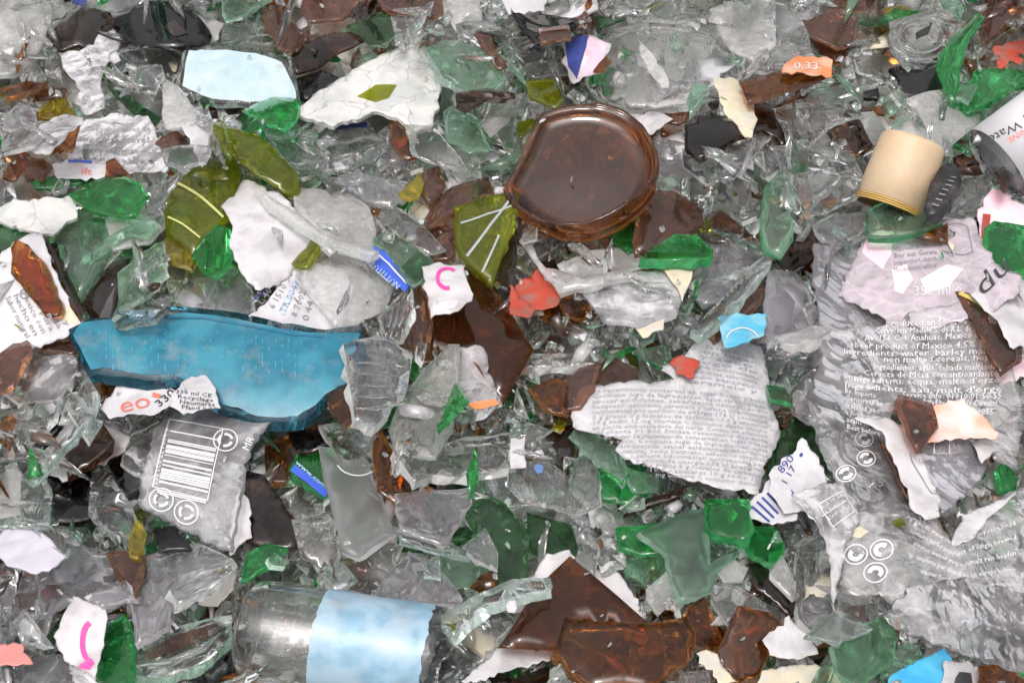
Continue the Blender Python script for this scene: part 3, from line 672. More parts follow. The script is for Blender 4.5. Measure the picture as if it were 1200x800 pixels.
# ---- left middle
D(2,'N',"37,212 60,207 115,205 101,213 70,218 44,221","dark green flat strip under the blue lined label strip",mat=K['G'][0])
D(3,'G',"83,231 105,215 125,206 146,208 161,215 172,230 156,251 125,249 104,246","emerald shard with a bright face left of the big olive piece",tilt=4)
D(2,'I',"-12,246 40,235 82,232 88,246 70,266 62,276 40,269 -12,254","off white coated shard at the left edge below the green strip")
D(2,'A',"62,276 85,255 116,231 123,229 131,270 136,296 121,311 95,346 79,341 66,300","tall aqua shard with a white inner side left of the dark brown splinters",mat=K['P'][0],name="aqua_green_shard")
D(1,'N',"-12,254 20,260 45,275 66,290 50,311 20,286 -12,311","deep green shard at the left edge behind the white label",mat=K['N'][0])
WLROWS=["Sabor natural","hecho en","Mexico con","agua pura","gasificada","azucar y"]
def leftlabel(p):
    L=[]
    for i,s in enumerate(WLROWS):
        x=8+i*9.5; y=352-i*2.5; L.append((s,(x,y),(x+22,y+44),7))
    lettering(p,L,INK['grey']); quads(p,"ring_mark",[line_strip(arc(31,348,5,5.5),1.6)],INK['grey']); patch(p,"yellow_stain","68,366 82,360 94,374 88,381 70,376",K['E'][0])
D(2,'X',"-12,312 15,284 30,274 47,272 60,310 80,350 98,378 60,396 30,406 -12,412","white label scrap with slanting small print at the left edge",leftlabel,tilt=4)
D(3,'B',"14,292 20,283 33,289 50,308 63,335 72,360 69,368 55,371 35,346 14,320","glowing amber oval shard lying on the white slant printed label",tilt=4,curv=.6)
D(2,'K',"57,290 67,287 76,310 98,360 95,373 79,346","thin black splinter along the right edge of the white slant printed label",mat=K['D'][0],curv=.3,name="dark_splinter")
def greyfacet(p): patch(p,"pale_facet","113,378 138,335 131,366 122,381",K['V'][0],off=.0005)
D(2,'D',"99,356 115,335 135,304 146,303 146,322 135,356 125,381 111,379","dark brown splinter with a pale facet above the blue bottle side",greyfacet)
def oliveseams(p): quads(p,"seam",[line_strip([(207,212),(235,232),(262,255)],3),line_strip([(197,255),(215,265),(235,280)],2.2)],INK['oliveline'],off=.0005)
D(3,'O',"195,246 199,225 215,205 235,194 276,189 281,205 273,230 266,256 255,266 240,281 228,301 215,286 197,271","big olive bottle piece with pale seams left of the white crumpled paper",oliveseams,tilt=5,curv=.8,name="olive_bottle_piece")
D(2,'O',"186,286 200,275 226,300 223,311 189,306","pale olive chip under the big seamed olive piece",mat=K['Y'][0],name="pale_olive_chip")
def ribs(p): [bead(p,"rib",q,2.2,K['G'][0]) for q in ([(243,282),(241,300),(240,315)],[(252,276),(251,300),(250,322)],[(260,276),(260,300),(258,315)])]
D(4,'G',"226,300 240,280 255,267 267,269 269,300 259,320 250,328 236,315","small vivid green ribbed shard in front of the big olive piece",ribs,curv=1.4)
D(3,'O',"252,145 262,137 266,150 273,175 271,183 257,170","small yellow olive fin at the upper end of the olive neck piece",mat=K['O'][0])
D(3,'O',"264,140 300,160 346,205 349,225 330,223 300,206 280,191 271,175","long olive neck piece lying above the white crumpled paper",curv=1.3,axis=2.4,convex=1,name="olive_neck_piece",th=3)
D(2,'C',"158,250 175,225 211,204 195,226 190,251 164,256","clear shard with bright streaks between emerald shard and olive piece")
D(2,'F',"124,255 170,252 191,265 175,286 134,291","whitish clear shard under the emerald shard")
D(3,'P',"149,258 181,261 170,276 147,273","small pale green patch shard below the emerald shard")
D(1,'N',"134,281 185,274 191,290 160,301 139,299","deep green shard below the whitish clear shard at the left")
D(2,'C',"139,321 160,305 191,289 191,320 170,346 150,356 134,376 139,346","olive tinted clear shard right of the pale faceted dark splinter",mat=K['P'][0])
D(2,'V',"204,346 215,324 251,324 256,335 245,361 209,356","flat grey film-like shard above the blue bottle side")
D(3,'F',"240,356 255,330 270,314 281,317 293,345 296,368 260,363 239,359","rounded grey frosted shard with a fine crack above the blue bottle side",mat=K['V'][0],name="grey_frosted_shard",curv=1.3)
D(2,'C',"134,377 150,349 176,349 191,361 180,379 139,383","clear corner piece at the upper left end of the blue bottle side")
D(1,'W',"140,352 160,345 168,352 150,366","tiny white flake near the upper left end of the blue bottle side")
# ---- centre
D(3,'W',"261,240 285,206 300,214 330,234 365,270 373,275 346,310 326,329 300,336 284,320 271,291 275,266","large crumpled white paper in front of the long olive neck piece",tilt=4)
D(4,'F',"344,220 375,221 410,227 430,244 438,270 442,293 410,289 375,271 349,251","rounded frosted shard on the upper right of the crumpled white paper",curv=1.4,convex=1,tilt=4)
D(4,'C',"303,221 330,239 375,271 441,292 433,298 390,286 349,263 317,241","long clear rib running along the crumpled white paper",curv=.3,mat=K['F'][0],name="clear_rib",th=3.5)
D(3,'O',"343,309 373,272 373,290 360,311 349,313","dark olive chip peeking out below the crumpled white paper")
BL=["L 40 0 27","6 1510 38","TR 0049 1","8 7002 66","0 44 193"]
def backlabel(p):
    L=[(s,(307+i*13.5,358+i*4.5),(334+i*10,316+i*3),8) for i,s in enumerate(BL)]
    lettering(p,L,INK['grey']); lettering(p,[("Best before",(300,352),(328,318),5)],INK['navy'])
    quads(p,"blue_bar",[line_strip([(331,368),(346,328)],4)],INK['lightblue'])
D(3,'X',"337,312 360,311 400,319 411,345 416,371 385,391 355,389 294,373 319,346 328,331","white back label with rows of small figures above the blue bottle side",backlabel,tilt=4)
D(4,'F',"349,326 365,305 395,291 420,294 451,325 458,341 450,361 420,376 394,383 374,356 354,336","heart shaped frosted clear disc over the white back label",curv=1.4,convex=1,tilt=4)
def bluelabel(p):
    quads(p,"white_line",[line_strip([(439,295),(455,308),(476,332)],1.8)],INK['white']); lettering(p,[("NUTTITUTT",(470,334),(433,302),8)],INK['lightblue'])
D(5,'X',"431,297 440,289 455,300 482,328 473,339 455,326","royal blue label scrap with pale lettering next to the two tone green shard",bluelabel,mat=INK['blue'],name="blue_label_scrap",tilt=4)
def twotone(p): patch(p,"dark_half","470,310 489,292 506,304 499,326 487,336",K['N'][0],off=.0004)
D(4,'P',"439,284 460,276 480,284 506,303 501,326 486,337 464,311","two tone green shard with a pale and a dark half behind the blue label scrap",twotone)
def olivebars(p): quads(p,"dark_seam",[line_strip([(547,300),(575,262),(598,235)],3),line_strip([(565,318),(585,275)],2.5),line_strip([(540,262),(570,250),(600,243)],2)],K['N'][0],off=.0005)
D(4,'O',"534,245 570,229 606,229 606,250 586,300 575,331 554,311 539,301 534,275","bright olive bottle shoulder with dark seams left of the brown bottle base",olivebars,curv=1.3,name="olive_bottle_shoulder",th=3)
D(3,'D',"582,280 600,262 605,300 601,336 584,326","dark brown sliver right of the bright olive shoulder")
D(3,'M',"499,200 515,194 521,220 505,241 496,226","mauve standing sliver left of the bright olive shoulder")
D(3,'M',"509,240 530,221 570,209 576,225 545,241 510,263 489,266","rose brown clear shard above the bright olive shoulder")
D(2,'Y',"469,225 490,204 496,215 490,233 474,231","small yellow olive chip left of the mauve standing sliver")
D(3,'C',"439,250 460,239 500,270 521,290 500,296 464,279","clear shard above the two tone green shard")
D(2,'M',"489,270 530,264 531,300 510,303 494,286","brown shard directly left of the bright olive shoulder")
D(1,'K',"389,205 440,209 476,215 460,241 435,236 409,221","smoky black shard upper right of the rounded frosted shard",mat=K['V'][0])
def crescent(p):
    quads(p,"magenta_crescent",[line_strip(arc(525,327,12,12,60,290,18,20),4.5)],INK['magenta']); patch(p,"magenta_edge","507,357 528,352 538,352 533,360 508,364",INK['pink'])
D(5,'W',"496,315 510,309 543,309 546,330 553,345 536,361 505,366 501,341","white paper scrap with a magenta crescent on the large brown bottle side",crescent,tilt=3)
D(4,'B',"539,310 560,314 586,350 606,385 623,412 606,441 590,466 575,451 550,416 499,406 499,370 544,346","large curved amber bottle side at the centre of the heap",curv=1.2,axis=.9,convex=1,th=3,tilt=4,name="amber_bottle_piece",mat=glass('warm_amber',(.36,.105,.02),.05,milky=.06,wav=.008,sheen=1.0,dcol=(.24,.095,.035)))
D(4,'M',"474,365 490,330 503,350 506,380 500,411 469,401","rose brown shard left of the large amber bottle side")
def vbars(p): [bead(p,"ridge",[(450+i*7,398),(456+i*6.5,375),(462+i*6,352)],2.2,K['C'][0]) for i in range(4)]
D(4,'C',"443,371 465,350 480,334 480,370 470,401 449,401","upright ridged clear shard left of the rose brown shard",vbars)
D(3,'N',"707,265 730,250 748,262 746,285 735,296 719,281","deep green shard at the lower right rim of the brown bottle base",mat=K['G'][0])
D(3,'M',"744,232 760,221 790,224 816,245 823,263 790,281 765,291 747,296","curved brown shard right of the brown bottle base",curv=1.3)
D(3,'O',"724,240 747,224 748,255 727,253","olive brown chip wedged beside the brown bottle base")
def dkedge(p): patch(p,"dark_edge","758,296 831,294 832,301 758,302",K['N'][0],off=.0004)
D(4,'G',"752,301 775,286 790,277 816,275 834,293 833,303 758,304","bright green wedge with a thick dark lower edge right of centre",dkedge,curv=.3,th=4)
D(3,'R',"604,335 635,312 656,340 651,356 625,363 604,351","dull red label piece between the amber side and the clear rim arc")
D(3,'Q',"599,337 626,361 620,371 599,366","small orange red chip at the lower left of the dull red piece",mat=K['R'][0],name="orange_red_chip")
D(3,'B',"654,350 670,339 681,350 696,365 680,374 664,369","small amber lump right of the dull red piece")
D(4,'F',"611,285 618,274 640,314 680,324 735,314 742,320 690,336 655,341 634,316","long clear bottle rim arc under the brown bottle base",th=3.5,curv=.4)
D(3,'F',"659,310 700,294 735,289 761,305 746,319 700,331 669,326","large whitish clear shard inside the clear rim arc")
D(3,'F',"679,340 740,318 781,310 801,345 790,371 750,381 709,379","white crackled clear shard below the clear rim arc",mat=K['L'][0],name="crackled_film",th=.2,cat="label film",group="clear plastic label films in the heap")
D(3,'E',"774,305 816,300 813,315 800,346 789,330","pale cream piece below the bright green wedge")
D(3,'C',"814,320 835,289 870,284 901,290 896,320 860,346 825,361 809,341","rosy clear shard right of the bright green wedge",mat=K['V'][0])
D(4,'A',"811,386 830,364 880,314 906,299 901,312 850,371 825,396","long aqua sliver above the sky blue sticker",th=3.5,curv=.3)
D(3,'M',"824,385 870,350 900,324 906,345 870,371 839,396","rose brown clear shard along the long aqua sliver")
def stext(p): quads(p,"pale_arc",[line_strip(arc(870,402,20,18,200,340,14),1.6)],INK['white'])
D(5,'S',"842,374 870,369 898,367 894,392 870,400 851,405","sky blue sticker with a faint pale arc above the wide printed label",stext,tilt=3)
D(3,'E',"744,382 780,367 776,386 754,393","small pale cream chip left of the sky blue sticker")
D(2,'M',"834,258 845,244 866,268 866,276 837,273","brown chip left of the tall green leaf shard")
D(4,'G',"892,270 896,225 910,194 919,205 929,240 929,280 915,298 897,291","tall green leaf shaped shard left of the cream capsule",mat=K['P'][0],name="green_leaf_shard",curv=.8)
# ---- right middle
D(2,'C',"933,205 960,199 1006,214 1001,236 955,251 940,271 926,251","clear rippled shard directly left of the gold rings of the capsule",th=3)
D(3,'V',"955,266 980,250 1020,247 1031,270 1000,284 968,281","smooth grey bowl shaped shard below the cream capsule",curv=1.6,convex=-1)
D(5.5,'G',"1017,250 1040,239 1070,239 1099,244 1102,262 1080,273 1045,277 1021,276","light green shard directly under the cream capsule",mat=K['P'][0],name="light_green_shard",tilt=3)
D(3,'W',"1064,235 1080,226 1086,240 1069,243","tiny white scrap beside the black ring at the capsule foot")
D(3,'C',"1108,235 1125,209 1166,204 1166,231 1140,251 1104,256","clear lumps right of the black ring at the capsule foot")
D(4,'N',"1154,270 1165,261 1206,264 1206,319 1170,326 1154,300","deep emerald lump at the right edge above the white crackled paper",mat=K['G'][0],th=4)
def redstreak(p): patch(p,"red_streak","1152,250 1161,252 1156,281 1150,279",K['R'][0])
D(3,'H',"1148,245 1165,221 1206,239 1206,263 1165,263 1154,283 1149,279","pinkish film with a red streak above the deep emerald lump",redstreak,tilt=4)
D(3,'T',"955,289 1012,279 1030,290 990,343 1050,378 1062,402 1000,421 958,432 963,380 953,330","smooth grey film panel left of the pink printed label",mat=film("grey_film",(.46,.46,.49),.34,.1,.2,.08),tilt=3)
D(4,'W',"1140,345 1160,329 1206,317 1206,402 1185,401 1165,371","crackled white paper right of the dark lettering at the right edge")
PR1=["Hergestellt in","Mexiko und","abgefuellt fuer","Deutschland","Import"]
def pinklabel(p):
    patch(p,"pink_patch","1010,298 1017,277 1046,276 1044,300 1034,318",INK['pink']); patch(p,"pink_blush","1045,318 1062,312 1070,330 1058,345 1048,342",INK['pink']); patch(p,"pink_smear","1078,330 1110,312 1128,318 1112,338 1086,345",INK['pink'])
    L=[("8B",(1108,289),(1121,273),10)]; lettering(p,L,INK['black'])
    quads(p,"badge_outline",[line_strip([(1102,292),(1104,266),(1122,259),(1134,262),(1140,297),(1128,301),(1104,296)],1.3)],INK['grey'])
    R=[(s,(1047+k*.0,288+k*8.5),(1098,284+k*8),6) for k,s in enumerate(["Hergestellt und","abgefuellt in Mexiko","Bier aus Gerste","Importiert durch","Mindestens haltbar"])]
    lettering(p,R,INK['grey'],name="small_print")
    lettering(p,[("355 ml e",(1070,348),(1126,347),11)],solid("pale_grey_ink",(.55,.54,.56),.4))
    lettering(p,[("du",(1150,352),(1184,318),22,.25)],INK['black'],name="script_lettering")
D(5,'X',"987,343 1008,302 1017,277 1080,273 1110,257 1139,252 1150,290 1172,318 1192,322 1192,344 1160,366 1128,343 1136,372 1060,388 1040,368","pinkish white printed label with dark script lettering at its right end",pinklabel,tilt=3,curv=.2,mat=film('pink_label_film',(.62,.55,.60),.75,.25,.3,.2))
FR=["produced and bottled by","Cerveceria Modelo S. de R.L. de C.V.","Av. 156 Col. Anahuac, Mexico D.F.","beer product of Mexico 4,5% vol","Ingredients: water, barley malt,","non malted cereals, hops","Ingredientes: agua, cebada malteada","Cerveza de Mesa con antioxidante","Ingredienti: acqua, malto d'orzo","Ingredients: eau, malt d'orge","Service Info: 01910 01 50 55","distributed by Brand NV Cervezas","Service 0800 020 1055"]
def bigfilm(p):
    L=[]
    for i,s in enumerate(FR):
        y=378+i*8.3; x0=1040-(i%5)*12+ (0 if i<4 else -2)+max(0,i-9)*22; x1=1150+min(i,9)*2.6-max(0,i-10)*4
        L.append((s,(x0,y),(x1,y+6-(i%3)),7))
    lettering(p,L,INK['white'])
    L=[(s,(990,441+i*9.2),(1036-(i%3)*4,445+i*9.2),7) for i,s in enumerate(["Distribue par","Vertrieb durch","Bv. Importe","Conserver au","frais et sec","a consommer","avant la date","Best before"])]
    lettering(p,L,INK['white'],name="side_lettering")
D(5,'T',"968,392 1000,382 1058,380 1066,368 1132,362 1146,400 1172,424 1196,470 1192,545 1165,532 1150,505 1100,492 1050,478 1040,492 990,512 958,492 945,470 966,425","clear label film covered with rows of white small print right of centre",bigfilm,tilt=3)
D(6,'D',"1124,341 1135,344 1165,374 1196,400 1196,421 1175,436 1160,416 1140,376","brown triangle with a gold upper edge between label film and crackled paper",lambda p: quads(p,"gold_edge",[line_strip([(1125,342),(1140,350),(1160,367)],5)],INK['gold']),mat=K['M'][0],name="brown_triangle",curv=.3,tilt=3)
D(4,'H',"1168,437 1195,404 1206,410 1206,441 1175,447","magenta pink film corner under the brown gold edged triangle")
D(2,'M',"923,275 950,269 957,285 930,299","mauve brown chip left of the smooth grey film panel")
D(2,'D',"908,301 957,289 951,306 922,318","dark brown stick left of the smooth grey film panel",curv=.2)
D(3,'V',"899,320 930,319 946,335 957,365 946,386 903,397 897,360","large grey clear pane right of the long aqua sliver")
D(3,'F',"911,395 955,382 974,385 971,396 928,404","bright frosted edge piece between grey pane and film panel",th=4,curv=.2)
# ---- blue bottle and lower left
D(2,'L',"20,474 42,411 85,416 91,436 79,455 68,472","milky grey film panel at the left below the slant printed label",mat=K['T'][0])
D(3,'C',"9,490 30,473 70,470 60,491 38,512 24,527 9,501","clear lens shaped shard below the milky grey panel at the left")
D(3,'A',"25,556 75,500 95,459 105,446 111,460 106,486 86,511 65,536 38,562","long curved clear jar wall left of the blue bottle side",mat=K['C'][0],name="clear_jar_wall",th=4,curv=1.4)
D(2,'M',"-10,425 15,404 30,399 36,410 20,440 15,451 -10,460","mauve brown shard at the left edge below the white label")
D(1,'M',"44,400 85,399 89,413 50,409","flat olive brown chip under the white slant printed label")
D(1,'K',"28,520 60,489 76,474 71,500 45,531","black gap shard behind the curved clear jar wall")
D(2,'W',"49,551 75,534 115,499 121,496 160,503 151,526 130,533 85,558 74,562","white paper scrap under the dark brown block at the left")
D(3,'D',"74,531 110,505 119,497 133,517 120,531 80,557","matt dark brown block lying on white paper at the left",mat=K['D'][0],curv=.2,name="brown_block",th=4)
D(2,'O',"109,446 112,435 130,439 136,448 120,471 111,471","brown gold chip at the lower left of the blue bottle side",mat=K['B'][0])
def redlabel(p):
    lettering(p,[("eo",(140,482),(176,474),18),],INK['red']); lettering(p,[("330",(186,478),(206,460),11)],INK['black']); quads(p,"red_dash",[line_strip([(178,460),(187,462)],5)],INK['red'])
D(4,'X',"119,476 145,445 165,443 192,454 210,456 204,468 180,486 150,481 129,487","white label piece with red letters under the blue bottle side",redlabel,tilt=3)
D(4,'X',"200,474 206,459 220,445 240,439 251,455 257,477 215,482","crinkled label corner with black print against the blue bottle side",lambda p: small_print(p,["330 ml CE","Recyclage","Neumarkt","Pfand 0,25"],(206,462),(42,4),(2,5.5),4.5,INK['black']))
def barcode(p):
    ax=np.array([57.,12.]); dn=np.array([-16.,82.]); o=np.array([201.,497.]); S=[]; rr=random.Random(5); t=0
    while t<1:
        w=rr.choice([.012,.02,.03,.045])
        if rr.random()<.5:
            a=o+dn*t; b=o+dn*min(1,t+w); S.append([(tuple(a+ax*q),tuple(b+ax*q)) for q in (0,.25,.5,.75,1)])
        t+=w+.008
    quads(p,"barcode_bars",S,INK['white'])
    fr=[(198,490),(262,503),(244,587),(180,572),(198,490)]; quads(p,"barcode_frame",[line_strip(fr,1.6)],INK['white'])
    lettering(p,[("4 000177 025055",(194,500),(180,570),5)],INK['white'],name="barcode_digits")
    for (cx,cy_,r,s) in ((265,517,14,"55"),(190,587,14,"PET"),(219,601,14,"CE")):
        quads(p,"recycling_ring",[line_strip(arc(cx,cy_,r,r*.95),1.4)],INK['white']); quads(p,"recycling_arrow",[line_strip(arc(cx,cy_,r*.55,r*.5,20+k*120,110+k*120,8),3) for k in range(3)],INK['white'])
    lettering(p,[("MR",(292,531),(299,516),9)],INK['white'],name="letters")
D(4,'T',"164,587 172,555 185,500 205,479 240,475 322,487 312,500 291,531 281,590 270,640 240,631 194,608 167,592","clear printed shard with a white barcode and recycling rings below the blue bottle side",barcode,tilt=3,th=.6,crump=.12,curv=.1,name="barcode_shard",cat="printed shard",group=None,mat=film("barcode_film",(.70,.70,.72),.22,.12,.08,.08))
D(3,'C',"143,541 155,510 186,494 178,521 168,556 149,546","clear shard at the left side of the barcode shard")
D(1,'K',"124,540 148,534 170,558 166,591 149,581","black hollow shard left of the barcode shard",mat=K['K'][0])
D(1,'K',"53,556 85,560 106,549 110,606 70,612 56,581","large black shard below the matt brown block at the left")
D(3,'C',"106,545 115,539 131,560 161,610 166,641 150,651 124,621 106,606","upright clear pane between the black shards and the barcode shard")
D(2,'F',"-10,550 15,544 26,560 29,580 20,611 -10,621","rounded frosted jar lip at the left edge",curv=1.6,convex=1)
D(2,'A',"27,560 50,549 59,580 56,621 29,621 24,591","greenish clear shard right of the frosted jar lip")
D(2,'V',"-10,505 15,509 41,530 39,536 -10,541","lavender grey shard at the left edge above the frosted jar lip")
D(3,'D',"282,555 310,559 331,590 349,610 347,638 320,639 289,629 283,590","large dark brown pane right of the barcode shard",curv=.6,tilt=4)
D(3,'W',"269,648 272,610 280,573 290,585 294,628","narrow lavender white strip right of the barcode rings")
D(2,'B',"313,520 330,514 370,499 374,510 336,521 337,561 314,561","bent amber stick below the right end of the blue bottle side")
D(2,'K',"336,505 378,500 384,520 350,530","dark gap shard under the right end of the blue bottle side",mat=K['D'][0],name="dark_glass_shard")
# ---- lower centre
def bands(p): [bead(p,"ridge",[(415,425+i*14),(440,428+i*13),(474,432+i*10)],2.4,K['C'][0]) for i in range(5)]
D(4,'F',"406,400 440,394 481,419 476,451 456,481 440,496 417,493 409,441","thick grey clear block at the right end of the blue bottle side",bands,th=5,mat=K['C'][0],name="clear_glass_block")
D(4,'M',"382,460 412,449 419,480 400,498 387,481","olive brown chip under the thick clear block",mat=K['B'][0])
D(5,'A',"459,501 475,460 500,429 525,407 538,409 536,450 529,501 510,531 480,531 464,526","tall pale triangular clear shard left of the rose film with orange dash",tilt=4,mat=glass("streaked_aqua",(.84,.93,.88),.35,.03,.12))
def odash(p): patch(p,"orange_dash","545,470 580,467 586,474 556,479",INK['orange'])
D(4,'T',"536,410 566,409 576,445 588,476 560,491 534,496 533,450","rose clear film with an orange dash below the amber bottle side",odash)
D(3,'G',"454,488 470,464 483,464 476,481 461,491","small green wedge left of the tall pale triangle")
D(2,'O',"588,456 620,439 641,455 600,476","olive green tangle right of the rose film",mat=K['N'][0])
D(4,'B',"439,521 447,502 456,520 471,545 491,565 506,575 490,586 464,586 444,571 439,541","amber spike pointing up below the tall pale triangle",curv=1.2)
D(4,'F',"464,531 510,519 545,511 601,511 602,546 560,553 510,553 489,566","long whitish clear piece right of the amber spike",mat=K['C'][0],name="long_clear_piece",th=3.5)
D(2,'K',"503,566 545,556 551,576 519,577","black slot below the long whitish clear piece")
D(4,'V',"464,580 500,572 549,575 551,590 531,620 520,636 469,621","lavender reflecting pane below the black slot")
def arcline(p): quads(p,"arc_line",[line_strip(arc(418,540,24,18,20,160,14),1.4)],INK['white']); 
D(5,'F',"374,525 390,526 400,539 431,541 441,575 461,625 440,636 420,648 401,641 394,611 379,561","smooth milky clear strip with a thin white arc at lower centre",arcline,mat=glass("milky_clear",(.93,.95,.94),.12,.35,.05,dcol=(.66,.68,.68)),name="milky_clear_strip",curv=.5,tilt=4)
def bluerim(p): quads(p,"blue_rim",[line_strip([(343,547),(362,561),(383,580)],9)],INK['blue']); lettering(p,[("www.com",(346,542),(380,571),5)],INK['lightblue'])
D(4,'G',"340,549 350,531 376,527 386,583 365,572 345,558","green chip with a blue lettered rim left of the milky clear strip",bluerim)
D(3,'C',"375,500 410,496 441,500 441,541 400,541 389,521","clear faceted shard above the milky clear strip",mat=K['A'][0])
D(4,'N',"547,598 570,580 592,590 605,605 620,622 616,680 590,691 574,651 556,612","thick deep green curved bottle wall at lower centre",curv=1.6,mat=K['N'][0],th=4)
D(5,'V',"544,640 568,619 581,645 581,663 559,656","lavender window in front of the thick deep green bottle wall")
D(3,'A',"549,556 600,554 642,590 600,596 559,581","aqua clear shard above the deep green bottle wall")
D(3,'C',"603,414 680,414 707,420 700,426 640,429 608,431","stack of clear rods right of the amber bottle side tip",curv=.2,th=4)
D(3,'M',"689,425 715,421 747,430 747,453 694,456","mauve brown rectangle above the wide printed label",tilt=4)
D(3,'M',"654,460 680,430 703,424 695,456 680,476 659,479","mauve brown triangle touching the left corner of the wide printed label",tilt=4)
D(4,'B',"623,455 645,444 663,447 659,475 666,483 645,481 634,471","orange amber chip left of the wide printed label")
D(3,'G',"744,412 785,404 786,420 778,431 761,423","small light green chip above the wide printed label",mat=K['P'][0])
D(6,'R',"786,425 800,417 819,423 812,441 794,436","orange red arrow shaped scrap on the wide printed label",mat=K['R'][0],tilt=3)
CR=["Se recomienda conservar en lugar","fresco y seco. Contiene jugo de","Ingredientes: agua carbonatada, azucar","acidulantes, saborizante natural, sodio","benzoato, colorante caramelo y cafeina","Informacion nutrimental por porcion de","energia 178 kJ proteinas 0 g grasas 0 g","hidratos de carbono 10,6 g azucares 10 g","sodio 12 mg vitamina C consumo diario","Hecho en planta embotelladora del norte","Centro de atencion al cliente 01 800","Envase retornable deposite en lugar"]
def centrelabel(p):
    L=[]; full=" ".join(CR); ws=full.split(); k=0
    for i in range(18):
        y=457+i*6.0; x0=692+ (2 if i<8 else (i-7)*7.5); x1=900-(i>12)*(i-12)*3; n=int((x1-x0)/4.4); t=""
        while len(t)<n: t+=ws[k%len(ws)]+" "; k+=1
        L.append((t.strip(),(x0,y+2),(x1,y+13),5.0))
    for i in range(8):
        t=" ".join(ws[(i*3)%60:(i*3)%60+2]); L.append((t,(826-i*3.4,410+i*6),(888,417+i*6),5.0))
    lettering(p,L,INK['softgrey'])
D(5,'X',"676,476 685,454 700,451 790,451 775,440 800,424 830,394 890,400 898,430 901,470 912,501 906,521 890,546 886,578 850,573 800,561 735,536 724,525 733,515 710,506 677,493","wide white printed label full of small grey print at centre right",centrelabel,tilt=3,mat=film("centre_label_film",(.68,.68,.70),.80,.3,.3,.15),name="wide_printed_label",crump=.5)
D(4,'M',"694,494 735,507 731,516 704,506","brown sliver under the left part of the wide printed label",mat=K['B'][0])
def vein(p): bead(p,"bright_edge",[(702,548),(716,558),(728,567),(738,556)],2,K['G'][0])
D(4,'P',"670,511 685,491 705,510 726,530 737,556 730,569 719,556 689,531","bent dusty green shard below the left part of the wide printed label",vein)
D(3,'G',"699,546 730,571 741,554 762,575 735,591 704,582","vivid green folded piece below the bent dusty green shard")
D(3,'P',"734,549 771,559 771,576 744,576","pale green pane tucked under the wide printed label")
D(3,'C',"663,586 670,544 690,529 701,560 702,591 669,602","upright clear shard left of the vivid green folded piece")
def bluedot(p): patch(p,"blue_spot","625,547 631,545 636,548 635,555 629,557 626,553",solid("faded_blue",(.10,.18,.40),.5))
D(3,'C',"599,541 640,539 666,560 672,601 620,591 598,571","rumpled clear shard with a small blue spot at lower centre",bluedot)
D(3,'D',"734,601 760,584 802,569 796,581 760,592","thin dark brown strip below the pale green pane",curv=.2)
D(2,'D',"638,500 670,494 691,479 673,516 665,541 639,521","dark brown lump left of the bent dusty green shard")
D(3,'W',"599,514 615,511 616,546 599,546","small white flake right of the long whitish clear piece")
# ---- lower right
D(2,'N',"904,531 930,489 955,489 966,515 976,546 950,561 930,561 904,561","deep green dark shard between the wide label and the clear films",mat=K['N'][0])
D(3,'C',"923,461 960,429 991,399 976,426 961,481 955,496 929,481","clear triangular shard left of the small print film")
D(2,'C',"893,431 905,404 945,399 971,420 930,461 904,471","clear shard right of the wide printed label top corner")
D(3,'G',"899,452 920,454 926,473 904,466","small deep green chip right of the wide printed label",mat=K['N'][0])
D(6,'M',"1049,476 1055,461 1091,474 1097,500 1076,526 1064,511","rose brown chip showing at the lower edge of the small print film",mat=K['M'][0])
D(5,'Q',"1090,476 1130,470 1169,505 1166,511 1120,511 1084,521","peach orange label smear right of the rose brown chip",mat=solid("peach_print",(.72,.36,.25),.4,col2=(.74,.58,.54)))
D(5,'D',"1033,515 1060,554 1087,601 1105,609 1114,634 1095,617 1059,577","narrow brown splinter along the white paper strip",mat=K['M'][0],curv=.2)
def linebox(p): quads(p,"outline_mark",[line_strip([(1066,531),(1068,540),(1092,578),(1102,578)],1.2)],INK['grey'])
D(6,'W',"1003,492 1045,491 1061,497 1071,525 1099,578 1101,601 1085,604 1069,591 1054,551 1034,508","bent white paper strip crossing the clear films on the right",linebox,tilt=3)
def ringfilm(p):
    for (cx,cy_) in ((1012,515),(1014,538),(991,555)):
        quads(p,"recycling_ring",[line_strip(arc(cx,cy_,11,9),1.4)],INK['white']); quads(p,"recycling_arrow",[line_strip(arc(cx,cy_,6,5,k*180,k*180+120,8),4) for k in range(2)],INK['white'])
    lettering(p,[("055",(1012,574),(1034,571),10)],INK['grey'])
D(4,'T',"946,470 975,420 991,510 1035,499 1051,540 1072,602 1000,602 979,556 958,511","clear film with three white recycling rings left of the white paper strip",ringfilm,tilt=3)
def qbox(p):
    quads(p,"printed_frame",[line_strip([(1095,488),(1106,488),(1107,506),(1112,507),(1111,533),(1094,532),(1095,488)],1.4)],INK['white']); small_print(p,["LOT","2021","B 12","0:45","EXP"],(1096,514),(15,1),(0,7),5.5,INK['grey'])
D(5,'T',"1062,520 1092,512 1146,514 1157,545 1146,562 1104,600 1092,570","lavender clear film with a small white printed frame right of the paper strip",qbox,mat=film("lavender_film",(.66,.65,.71),.24,.16,.3,.08))
D(6,'W',"1141,519 1165,514 1171,525 1151,541","small torn white scrap right of the lavender clear film")
D(5,'G',"1169,550 1180,537 1191,560 1189,573 1174,574","small vivid green chip near the right edge")
def stripes(p): quads(p,"navy_stripe",[line_strip([(881+i*6,593-i*5),(902+i*5,612-i*5)],2.6) for i in range(7)],INK['navy'])
D(4,'X',"876,592 906,559 928,580 932,606 905,613 879,606","label scrap with navy stripes left of the clear films",stripes,tilt=3)
